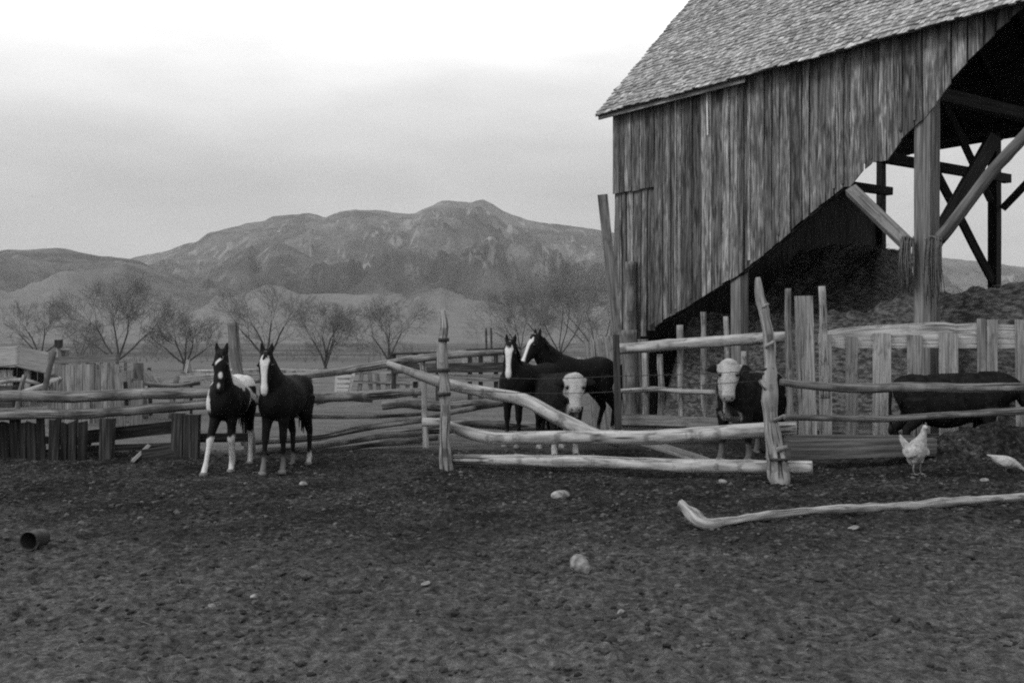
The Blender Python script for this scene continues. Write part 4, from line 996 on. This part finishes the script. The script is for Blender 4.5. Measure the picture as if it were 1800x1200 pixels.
# ------------------------------------------------------------------ animals
class Body:
    """closed elliptical lofts joined and voxel-remeshed into one continuous skin"""
    def __init__(s): s.v = []; s.f = []
    def loft(s, pts, seg=16, sidev=(1, 0, 0)):
        """pts: (pos, half width along side, half depth)"""
        pts = [(Vector(p), a, b) for p, a, b in pts]; n = len(pts); path = []
        for i in range(n - 1):
            p0, p1, p2, p3 = pts[max(i - 1, 0)], pts[i], pts[i + 1], pts[min(i + 2, n - 1)]
            for j in range(5):
                u = j / 5; cr = lambda A0, A1, A2, A3: .5 * ((2 * A1) + (A2 - A0) * u + (2 * A0 - 5 * A1 + 4 * A2 - A3) * u * u + (3 * A1 - A0 - 3 * A2 + A3) * u ** 3)
                path.append((cr(p0[0], p1[0], p2[0], p3[0]), max(.004, cr(p0[1], p1[1], p2[1], p3[1])), max(.004, cr(p0[2], p1[2], p2[2], p3[2]))))
        path.append(pts[-1]); b0 = len(s.v); sv = Vector(sidev)
        for i, (p, a, b) in enumerate(path):
            T = (path[min(i + 1, len(path) - 1)][0] - path[max(i - 1, 0)][0]).normalized()
            A = (sv - T * sv.dot(T)).normalized(); Bq = T.cross(A)
            for k in range(seg):
                an = 6.2832 * k / seg; s.v.append(p + A * math.cos(an) * a + Bq * math.sin(an) * b)
        e = len(path) - 1
        for i in range(e):
            for k in range(seg):
                k2 = (k + 1) % seg; s.f.append((b0 + i * seg + k, b0 + i * seg + k2, b0 + (i + 1) * seg + k2, b0 + (i + 1) * seg + k))
        s.f.append(tuple(b0 + k for k in range(seg))[::-1]); s.f.append(tuple(b0 + e * seg + k for k in range(seg)))
    def ball(s, c, rx, ry, rz):
        c = Vector(c); bm = bmesh.new(); bmesh.ops.create_icosphere(bm, subdivisions=3, radius=1); b0 = len(s.v)
        s.v += [c + Vector((v.co.x * rx, v.co.y * ry, v.co.z * rz)) for v in bm.verts]; s.f += [tuple(b0 + v.index for v in f.verts) for f in bm.faces]; bm.free()
    def mesh(s, name, m, voxel=.014, smooth=4, mark=None, scale=1.0):
        me = bpy.data.meshes.new('tmp'); me.from_pydata([tuple(v) for v in s.v], [], s.f)
        o = bpy.data.objects.new('tmp', me); C.objects.link(o)
        r = o.modifiers.new('r', 'REMESH'); r.mode = 'VOXEL'; r.voxel_size = voxel
        sm = o.modifiers.new('s', 'SMOOTH'); sm.factor = .5; sm.iterations = smooth
        dg = bpy.context.evaluated_depsgraph_get(); me2 = bpy.data.meshes.new_from_object(o.evaluated_get(dg))
        bpy.data.objects.remove(o); me2.name = name; me2.materials.clear(); me2.materials.append(m)
        me2.polygons.foreach_set('use_smooth', [True] * len(me2.polygons))
        at = me2.attributes.new('mark', 'FLOAT', 'POINT')
        at.data.foreach_set('value', [(mark(v.co) if mark else 0.0) for v in me2.vertices])
        if scale != 1.0:
            for v in me2.vertices: v.co *= scale
        o2 = bpy.data.objects.new(name, me2); C.objects.link(o2); return o2
def soft(x, a, b): return sstep(a, b, x)
def rotz(v, piv, ang):
    q = v - piv; c_, s_ = math.cos(ang), math.sin(ang)
    return piv + Vector((q.x * c_ - q.y * s_, q.x * s_ + q.y * c_, q.z))
def child(mbo, name, m, parent, scale):
    for i, v in enumerate(mbo.v): mbo.v[i] = v * scale
    me_o = mbo.build(name, m, None); me_o.parent = parent; return me_o

def horse(label, px, Y_, yaw, scale, nyaw=0, hyaw=0, neck=0.0, pitch=66, legs=None, blaze='full', pinto=False, stock=.0, foal=1.0, hind_white=True, front_white=True, ear=1.0):
    legs = legs or {}
    b = Body(); ny, hy = R(nyaw), R(hyaw)
    b.loft([((0, -.60, .92), .07, .09), ((0, -.54, .92), .15, .19), ((0, -.42, .92), .195, .265), ((0, -.25, .93), .21, .30), ((0, -.02, .90), .235, .28), ((0, .22, .93), .215, .245),
            ((0, .40, .97), .215, .235), ((0, .54, .97), .185, .20), ((0, .63, .96), .12, .14), ((0, .67, .96), .05, .07)], 20)
    b.ball((0, -.26, 1.14), .075, .2, .10)
    b.ball((-.1, .42, .98), .13, .2, .21); b.ball((.1, .42, .98), .13, .2, .21)
    b.ball((-.1, -.40, .86), .11, .15, .2); b.ball((.1, -.40, .86), .11, .15, .2)
    piv = Vector((0, -.34, 1.0))
    nk = [(Vector((0, -.26, .99)), .15, .23), (Vector((0, -.44, 1.12)), .122, .20), (Vector((0, -.54 - neck, 1.27)), .092, .155), (Vector((0, -.60 - neck, 1.40)), .068, .11), (Vector((0, -.63 - neck, 1.47)), .06, .085)]
    nk = [(rotz(p, piv, ny * min(1, i / 3)), a, c) for i, (p, a, c) in enumerate(nk)]
    b.loft(nk, 18, sidev=(math.cos(ny * .6), math.sin(ny * .6), 0))
    O = nk[-1][0] + Vector((0, 0, .01)); p_ = R(pitch)
    a_ = Vector((0, -math.cos(p_), -math.sin(p_))); f_ = Vector((0, -math.sin(p_), math.cos(p_))); s_ = Vector((1, 0, 0))
    rz = Matrix.Rotation(ny * .5 + hy, 3, 'Z'); a_, f_, s_ = rz @ a_, rz @ f_, rz @ s_
    H = lambda t, w=0, v=0: O + a_ * t + f_ * w + s_ * v
    hl = .97 * foal
    b.loft([(H(-.05, -.01), .035, .03), (H(-.01, 0), .07, .07), (H(.06, .0), .085, .092), (H(.15 * hl, -.012), .094, .112), (H(.22 * hl, -.01), .085, .105), (H(.31 * hl, .005), .064, .08), (H(.40 * hl, .018), .052, .06), (H(.46 * hl, .018), .058, .062),
            (H(.515 * hl, .012), .05, .052), (H(.54 * hl, .005), .02, .02)], 18, sidev=s_)
    for sg in (-1, 1):
        b.ball(H(.15, .05, sg * .078), .022, .022, .026)                     # brow
        e0 = H(-.02, .01, sg * .048); up = (Vector((0, 0, 1)) * .9 - a_ * .1 + s_ * sg * .16).normalized()
        b.loft([(e0 - up * .02, .03, .028), (e0 + up * .035, .032 * ear, .022), (e0 + up * .075, .025 * ear, .016), (e0 + up * .115, .010, .009)], 10, sidev=s_)
    F_ = {'fl': (-.10, -.40), 'fr': (.10, -.40), 'hl': (-.12, .50), 'hr': (.12, .50)}; feet = []
    for kx, (x0, y0) in F_.items():
        dx, dy, kb, lift = legs.get(kx, (0, 0, 0, 0)); sg = -1 if x0 < 0 else 1
        if kx[0] == 'f':
            pts = [((x0, y0 + .02, .86), .085, .12), ((x0, y0 + .01, .70), .065, .085), ((x0 + dx * .25, y0 + dy * .3 - kb * .5, .55), .045, .055), ((x0 + dx * .5, y0 + dy * .5 - kb, .42), .040, .045),
                   ((x0 + dx * .58, y0 + dy * .62 - kb * .8, .35), .028, .031), ((x0 + dx * .82, y0 + dy * .85 - kb * .2, .18 + lift), .025, .028), ((x0 + dx * .92, y0 + dy * .95, .105 + lift), .033, .036), ((x0 + dx, y0 + dy - .025, .055 + lift), .032, .036), ((x0 + dx, y0 + dy - .04, .012 + lift), .043, .05), ((x0 + dx, y0 + dy - .045, .002 + lift), .044, .052)]
        else:
            pts = [((x0, y0 - .08, .92), .12, .16), ((x0 + sg * .01, y0 - .09, .74), .09, .125), ((x0 + dx * .3, y0 + .02 + dy * .3, .58), .055, .075), ((x0 + dx * .5, y0 + .10 + dy * .5 + kb, .45), .037, .05), ((x0 + dx * .6, y0 + .09 + dy * .65 + kb * .8, .38), .03, .038),
                   ((x0 + dx * .85, y0 + .06 + dy * .85 + kb * .2, .20 + lift), .026, .03), ((x0 + dx * .93, y0 + .05 + dy * .95, .11 + lift), .034, .038), ((x0 + dx, y0 + .02 + dy, .055 + lift), .032, .036), ((x0 + dx, y0 + dy, .012 + lift), .043, .05), ((x0 + dx, y0 + dy - .005, .002 + lift), .044, .052)]
        pts = [(p, a * (1.16 if p[2] > .12 else 1.06), c * 1.12) for p, a, c in pts]
        b.loft(pts, 12); feet.append((kx, Vector(pts[-2][0])))
    def mark(co):
        q = co - O; t = q.dot(a_); v = q.dot(s_); w_ = q.dot(f_); m_ = 0.0
        if -.02 < t < .60 and abs(v) < .12 and w_ > 0.0 and co.z > 1.0 - .15:
            if blaze == 'full':
                hw = interp([(.02, .01), (.05, .045), (.10, .062), (.17, .048), (.26, .038), (.36, .034), (.44, .042), (.5, .035), (.54, .01)], t)
                m_ = max(m_, soft(hw - abs(v + .006 * math.sin(t * 9)), -.006, .008) * soft(w_, .0, .03))
            elif blaze == 'star':
                d1 = abs((t - .105) - (v + .0) * -.9) ; m_ = max(m_, soft(.022 - d1, -.005, .008) * soft(.045 - abs(v + .012), -.005, .01) * soft(w_, 0, .03))
                m_ = max(m_, soft(.026 - math.hypot((t - .30) * .6, v - .015), -.004, .008) * soft(w_, 0, .03)); m_ = max(m_, .7 * soft(.02 - math.hypot((t - .43) * .5, v), -.004, .01) * soft(w_, 0, .02))
        if pinto:
            n1 = .05 * nz1(co.x * 6, co.y * 6, co.z * 6)
            # white over the withers, back and flank, white legs below the knee
            d = (co - Vector((0.08, -.24, 1.14))); m_ = max(m_, soft(.14 - math.sqrt((d.y / 1.15) ** 2 + (d.z / 1.1) ** 2) + n1, -.02, .02) * soft(co.y, -.26, -.22))
            d = (co - Vector((0.0, -.22, 1.36))); 
            nkd = co - nk[2][0]; side_ = nkd.dot(Vector((0, 1, .45)).normalized())
            if co.z > 1.05 and t < .3: m_ = max(m_, soft(side_ + n1, .02, .045) * soft(1.45 - co.z, 0, .04))
            m_ = max(m_, soft(.05 - abs(co.z - 1.02 + (co.y - .1) * .55) + n1, -.02, .02) * soft(co.x, .05, .1) * soft(co.y, -.1, 0) * soft(.42 - co.y, 0, .05))
            if co.x < -.13 and .72 < co.z < 1.08: m_ = max(m_, soft(.17 - math.hypot((co.z - .88) * .9, (co.y + .28) * .6) + n1, -.02, .02))
            if co.x > .12 and .65 < co.z < 1.0: m_ = max(m_, soft(.10 - math.hypot((co.z - .80) * .6, (co.y - .12) * 1.0) + n1, -.02, .02))
            if co.z < .52: m_ = max(m_, soft(.46 + .04 * nz1(co.x * 20, co.y * 9) - co.z, -.01, .02) * (1 if co.y < 0 else .8))
        else:
            if hind_white and co.y > .2: m_ = max(m_, .7 * soft(.17 - co.z + .03 * nz1(co.x * 20, co.y * 20), -.03, .03) * (1 if co.x > 0 else .3))
            if front_white and co.y < 0: m_ = max(m_, .24 * soft(.22 - co.z + .05 * nz1(co.x * 20, co.y * 20, co.z * 14), -.06, .06))
        return m_
    o = b.mesh('horse', M['coat'], .013, 3, mark, scale)
    base = root_at(px, Y_); base.z = gh(base.x, base.y, False) - .015
    o.location = base; o.rotation_euler = (0, 0, R(-yaw)); tag(o, label, 'horse')
    # mane, forelock, tail, eyes, hooves
    mn = MB(); random.seed(int(px))
    for i in range(60):
        q = i / 59 * 3.6; k0 = min(3, int(q)); u = q - k0
        c = nk[k0][0].lerp(nk[k0 + 1][0], u) if k0 < 4 else nk[4][0]; dep = nk[k0][2] * (1 - u) + nk[k0 + 1][2] * u
        T = (nk[k0 + 1][0] - nk[k0][0]).normalized(); back = (Vector((0, 1, 0)) - T * T.y).normalized(); back = rotz(back, Vector((0, 0, 0)), ny * .5)
        cr = c + back * (dep - .02); sd_ = Vector((.06 + random.random() * .03, .01, -.09 - random.random() * .05)) if not pinto else Vector((.03, 0, -.04))
        mn.tube([cr, cr + back * .035 + sd_ * .15, cr + sd_ + back * .01], [.016, .014, .004], seg=5, step=.04)
    child(mn, 'mane', M['hair'], o, scale); mn = MB()
    for i in range(8):
        q = H(-.02, .04, random.uniform(-.03, .03)); mn.tube([q, q + f_ * .05 + a_ * .03, H(.06 + random.random() * .04, .1, random.uniform(-.03, .03))], [.012, .012, .004], seg=5, step=.04)
    child(mn, 'forelock', M['hair'], o, scale)
    tl = MB()
    for i in range(26):
        x = random.uniform(-.03, .03); l_ = random.uniform(.32, .6)
        tl.tube([Vector((x * .5, .62, 1.06)), Vector((x, .71, 1.02)), Vector((x * 1.6, .76, .85)), Vector((x * 1.7, .75, 1.0 - l_))], [.018, .018, .018, .006], seg=5, step=.08, wob=.02)
    child(tl, 'tail', M['hair'], o, scale)
    for sg in (-1, 1):
        e = MB(); bm = bmesh.new(); bmesh.ops.create_icosphere(bm, subdivisions=2, radius=.017); c = H(.155, .052, sg * .088)
        e.v = [v.co + c for v in bm.verts]; e.f = [tuple(v.index for v in f.verts) for f in bm.faces]; e.uv = [((0, 0),) * 3] * len(e.f); e.t = [1] * len(e.f); bm.free()
        child(e, 'eye', M['eye'], o, scale)
    for kx, c in feet:
        h_ = MB(); h_.tube([Vector((c.x, c.y - .006, c.z - .014)), Vector((c.x, c.y, c.z + .036))], [.058, .045], seg=12, step=.03)
        child(h_, 'hoof', M['hoof'], o, scale)
    return o

horse('pinto foal with small forehead star walking at the camera, at far left', 406, 13.7, -2, 1.0, nyaw=6, hyaw=0, pitch=70, blaze='star', pinto=True,
      legs={'fl': (-.08, -.22, 0.0, 0), 'fr': (-.03, .12, 0.05, 0), 'hl': (.05, -.12, 0, 0), 'hr': (.0, .05, 0, 0)})
horse('dark foal with a broad white blaze right of the pinto foal', 502, 13.7, 6, 1.0, nyaw=-6, hyaw=9, pitch=75,
      legs={'fl': (.0, -.16, 0, 0), 'fr': (-.02, .05, 0, 0), 'hl': (.08, -.10, 0, 0), 'hr': (.02, .02, 0, 0)})
horse('bald faced dark foal watching from behind the slanting pole', 932, 16.9, 38, 1.08, nyaw=24, hyaw=14, pitch=72,
      legs={'fl': (0, -.02, 0, 0), 'hl': (0, -.12, 0, 0)}, hind_white=False)
horse('dark mare in three quarter view behind the left white faced cow', 1012, 18.0, 62, 1.14, nyaw=10, hyaw=2, pitch=60, neck=.05, front_white=False,
      legs={'fl': (0, .03, 0, 0), 'hl': (0, -.1, 0, 0)})

def cow(label, px, Y_, yaw, scale, nyaw=0, hyaw=0, headz=1.1, headf=-.98, pitch=66, white=True, bib=True, legw=.85, seedn=3):
    b = Body(); ny, hy = R(nyaw), R(hyaw)
    b.loft([((0, -.72, .80), .08, .10), ((0, -.64, .82), .17, .22), ((0, -.48, .84), .235, .33), ((0, -.2, .84), .27, .36), ((0, .1, .80), .31, .39), ((0, .38, .84), .29, .35),
            ((0, .58, .92), .26, .26), ((0, .72, .95), .20, .20), ((0, .79, .95), .10, .12)], 22)
    b.ball((0, -.4, 1.08), .10, .28, .12); b.ball((-.14, .5, .98), .13, .2, .2); b.ball((.14, .5, .98), .13, .2, .2)
    piv = Vector((0, -.5, .95)); O = rotz(Vector((0, headf + .04, headz + .22)), piv, ny)
    nkp = [(Vector((0, -.42, .95)), .19, .27), (Vector((0, -.62, .97)).lerp(O, .1), .17, .25), ((piv + Vector((0, -.1, 0))).lerp(O, .6), .135, .19), (O + Vector((0, .03, -.03)), .10, .12)]
    b.loft(nkp, 18, sidev=(math.cos(ny * .6), math.sin(ny * .6), 0))
    b.loft([((0, -.55, .66), .03, .10), ((0, -.68, .72), .035, .12), ((nkp[2][0] + Vector((0, .02, -.2)))[:], .03, .08)], 10)      # dewlap
    p_ = R(pitch); a_ = Vector((0, -math.cos(p_), -math.sin(p_))); f_ = Vector((0, -math.sin(p_), math.cos(p_))); s_ = Vector((1, 0, 0))
    rz = Matrix.Rotation(ny * .5 + hy, 3, 'Z'); a_, f_, s_ = rz @ a_, rz @ f_, rz @ s_
    H = lambda t, w=0, v=0: O + a_ * t + f_ * w + s_ * v
    b.loft([(H(-.06, -.0), .06, .045), (H(-.02, 0), .115, .09), (H(.06, 0), .142, .115), (H(.16, -.01), .14, .125), (H(.25, -.0), .115, .11), (H(.33, .01), .088, .09), (H(.40, .015), .084, .078), (H(.46, .012), .088, .07), (H(.50, .005), .07, .055), (H(.52, 0), .03, .03)], 20, sidev=s_)
    b.ball(H(.0, .06), .09, .06, .06)
    for sg in (-1, 1):
        b.ball(H(.15, .06, sg * .105), .03, .03, .03)
        e0 = H(.04, -.02, sg * .11); dv = (s_ * sg + Vector((0, 0, -.18)) - f_ * .1).normalized()
        b.loft([(e0 - dv * .03, .03, .03), (e0 + dv * .04, .055, .026), (e0 + dv * .11, .062, .022), (e0 + dv * .20, .014, .010)], 10, sidev=a_)
    feet = []
    for x0, y0, fr in ((-.17, -.46, 1), (.17, -.46, 1), (-.18, .52, 0), (.18, .52, 0)):
        jy = random.Random(seedn + int(x0 * 100 + y0 * 10)).uniform(-.09, .09)
        if fr: pts = [((x0, y0, .72), .10, .15), ((x0, y0, .56), .075, .10), ((x0, y0 + jy * .4, .42), .052, .062), ((x0, y0 + jy * .5, .34), .055, .06), ((x0, y0 + jy * .8, .2), .038, .042), ((x0, y0 + jy, .10), .048, .05), ((x0, y0 + jy - .03, .05), .046, .05), ((x0, y0 + jy - .04, .004), .058, .066)]
        else: pts = [((x0, y0, .84), .13, .2), ((x0, y0 + .0, .62), .10, .14), ((x0, y0 + .1, .46), .055, .075), ((x0, y0 + .17 + jy, .40), .045, .06), ((x0, y0 + .14 + jy, .24), .038, .045), ((x0, y0 + .12 + jy, .11), .048, .05), ((x0, y0 + .09 + jy, .05), .046, .05), ((x0, y0 + .08 + jy, .004), .058, .066)]
        b.loft(pts, 12); feet.append(Vector(pts[-1][0]))
    def mark(co):
        if not white: return 0.0
        q = co - O; t = q.dot(a_); v = q.dot(s_); w_ = q.dot(f_); m_ = 0.0; n1 = .03 * nz1(co.x * 8, co.y * 8, co.z * 8)
        if t > -.09 and q.length < .62 and (co.y < -.62 or q.length < .3):
            m_ = soft(w_ + n1 + (.03 if t > .1 else 0), -.075, -.045) * soft(.16 - abs(v) + n1, -.0, .012)
            if t > .42: m_ = soft(w_, -.08, -.05)
            ey = min(math.hypot(t - .165, v - sg_ * .115) for sg_ in (-1, 1)); m_ *= 1 - .6 * soft(.036 - ey, -.010, .014)
            m_ *= .86 + .14 * soft(nz1(co.x * 14, co.y * 14, co.z * 14), -.3, .3) - .12 * soft(abs(v), .06, .12)
            if t > .45 and w_ > .0: m_ *= .55                                             # darker nose pad
        if bib and co.y < -.35 and co.z < 1.0 and t > .0:
            d = abs(co.x); lobe = 1 - .9 * soft(.055 - abs(d - .075), -.01, .02) * soft(.10 - abs(co.z - .70), -.01, .03)
            m_ = max(m_, .7 * lobe * soft(interp([(.3, 0), (.50, .05), (.58, .17), (.66, .18), (.74, .06), (.80, .035), (.95, .03)], co.z) - d + 1.4 * n1, -.015, .03) * soft(-co.y, .42, .50) * soft(co.z, .48, .53))
        m_ = max(m_, legw * soft(.24 + n1 - co.z, -.02, .02))
        return m_
    o = b.mesh('cow', M['cowcoat'], .015, 3, mark, scale)
    base = root_at(px, Y_); base.z = gh(base.x, base.y, False) - .02; o.location = base; o.rotation_euler = (0, 0, R(-yaw)); tag(o, label, 'cow')
    tl = MB(); tl.tube([Vector((0, .76, 1.05)), Vector((0, .84, .98)), Vector((.01, .85, .7)), Vector((.01, .84, .45))], [.035, .03, .02, .02], seg=8); tl.tube([Vector((.01, .84, .47)), Vector((.01, .84, .38)), Vector((.01, .83, .26))], [.022, .045, .008], seg=8)
    child(tl, 'tail', M['hair'], o, scale)
    for sg in (-1, 1):
        e = MB(); bm = bmesh.new(); bmesh.ops.create_icosphere(bm, subdivisions=2, radius=.024); c = H(.165, .073, sg * .113)
        e.v = [v_.co + c for v_ in bm.verts]; e.f = [tuple(v_.index for v_ in f.verts) for f in bm.faces]; e.uv = [((0, 0),) * 3] * len(e.f); e.t = [1] * len(e.f); bm.free()
        child(e, 'eye', M['eye'], o, scale)
        e = MB(); e.tube([H(.475, .058, sg * .042), H(.492, .050, sg * .05)], [.015, .012], seg=8); child(e, 'nostril', M['hair'], o, scale)
    for c in feet:
        h_ = MB(); h_.tube([Vector((c.x, c.y, -.004)), Vector((c.x, c.y + .008, .045))], [.066, .05], seg=12, step=.03); child(h_, 'hoof', M['hoof'], o, scale)
    return o
cow('white faced dark cow looking through the wires between the two tall posts', 982, 16.0, -9, 1.0, nyaw=10, hyaw=-16, headz=.93, headf=-.9, pitch=70, bib=True)
cow('white faced cow with a white bib beside the crooked post', 1318, 15.3, 38, 1.02, nyaw=16, hyaw=16, headz=1.10, headf=-.86, pitch=72, legw=.22)
cow('plain black cow standing side on behind the right rails', 1672, 14.95, -88, .98, headz=.75, headf=-1.02, pitch=60, white=False, bib=False, legw=0)

# hens
def hen(label, px, py, heading, scale, peck):
    Y_ = 3040 / (py - 600); b = Body()
    if not peck:      # upright, head high, forward = +X in local axes
        b.loft([((-.07, 0, .09), .03, .03), ((-.06, 0, .14), .065, .07), ((-.03, 0, .22), .092, .105), ((.01, 0, .29), .085, .10), ((.05, 0, .36), .055, .065), ((.075, 0, .42), .036, .04), ((.09, 0, .47), .026, .03), ((.095, 0, .50), .018, .02)], 16, sidev=(0, 1, 0))
        b.loft([((-.06, 0, .22), .05, .06), ((-.13, -.02, .28), .035, .05), ((-.18, -.04, .35), .02, .035), ((-.20, -.05, .40), .008, .015)], 12, sidev=(0, 1, 0)); hd = Vector((.11, 0, .495))
        b.ball((.105, 0, .495), .034, .027, .032)
    else:
        b.loft([((-.26, 0, .27), .008, .01), ((-.2, 0, .25), .035, .025), ((-.1, 0, .20), .075, .07), ((0, 0, .17), .095, .09), ((.09, 0, .15), .075, .075), ((.16, 0, .12), .045, .045), ((.22, 0, .08), .03, .03), ((.26, 0, .06), .022, .022)], 16, sidev=(0, 1, 0)); hd = Vector((.255, 0, .06))
        b.ball(hd, .032, .028, .03)
    for sg in (-1, 1):
        b.loft([((.06, sg * .085, .24 - (.07 if peck else 0)), .02, .04), ((-.03, sg * .105, .23 - (.06 if peck else 0)), .02, .06), ((-.13, sg * .075, .24 - (.05 if peck else 0)), .01, .025)], 10, sidev=(0, 1, 0))
        b.loft([((.0, sg * .045, .19 if not peck else .13), .04, .045), ((.0, sg * .045, .12 if not peck else .09), .018, .02)], 10)
    o = b.mesh('hen', M['feather'], .008, 3, None, scale)
    base = root_at(px, Y_); base.z = gh(base.x, base.y) + .005; o.location = base; o.rotation_euler = (0, 0, R(heading)); tag(o, label, 'hen', 'white hens in the corral')
    dn = (hd - Vector((.13, 0, .4 if not peck else .2))).normalized()
    bk = MB(); fw = Vector((1, 0, -.25 if not peck else -1.2)).normalized(); bk.tube([hd + fw * .02, hd + fw * .06], [.012, .002], seg=6); child(bk, 'beak', M['hoof'], o, scale)
    cb = MB(); upv = Vector((0, 0, 1)) if not peck else Vector((.6, 0, .6))
    cb.tube([hd + upv * .025 - fw * .015, hd + upv * .05, hd + upv * .02 + fw * .02], [.008, .012, .006], seg=6, flat=.5); child(cb, 'comb', M['comb'], o, scale)
    for sg in (-1, 1):
        l_ = MB(); z0 = .13 if not peck else .10
        l_.tube([Vector((0, sg * .045, z0)), Vector((-.015, sg * .045, .06)), Vector((0, sg * .045, .008))], .008, seg=6)
        for an in (-.5, 0, .5, 3.14): l_.tube([Vector((0, sg * .045, .01)), Vector((.05 * math.cos(an), sg * .045 + .05 * math.sin(an), .004))], [.007, .003], seg=5)
        child(l_, 'leg', M['hoof'], o, scale)
hen('white hen standing upright with raised neck in front of the timber', 1613, 840, -66, 1.13, False)
hen('white hen bent low pecking at the right edge', 1768, 834, -8, .85, True)

# ------------------------------------------------------------------ haze over the valley
def haze():
    x0, x1, y0, y1, z0, z1 = -9500, 9500, -40, 9200, -3.0, 1150
    me = bpy.data.meshes.new('haze')
    me.from_pydata([(x0, y0, z0), (x1, y0, z0), (x1, y1, z0), (x0, y1, z0), (x0, y0, z1), (x1, y0, z1), (x1, y1, z1), (x0, y1, z1)], [],
                   [(3, 2, 1, 0), (4, 5, 6, 7), (0, 1, 5, 4), (1, 2, 6, 5), (2, 3, 7, 6), (3, 0, 4, 7)])
    m = bpy.data.materials.new('valley_haze'); m.use_nodes = True; t = m.node_tree; t.nodes.clear()
    o_ = t.nodes.new('ShaderNodeOutputMaterial'); v = t.nodes.new('ShaderNodeVolumePrincipled')
    v.inputs['Color'].default_value = (.9, .9, .9, 1); v.inputs['Density'].default_value = 6e-5
    t.links.new(v.outputs[0], o_.inputs['Volume']); me.materials.append(m)
    o = bpy.data.objects.new('haze', me); C.objects.link(o); tag(o, 'pale haze filling the valley air', 'haze', kind='stuff')
haze()
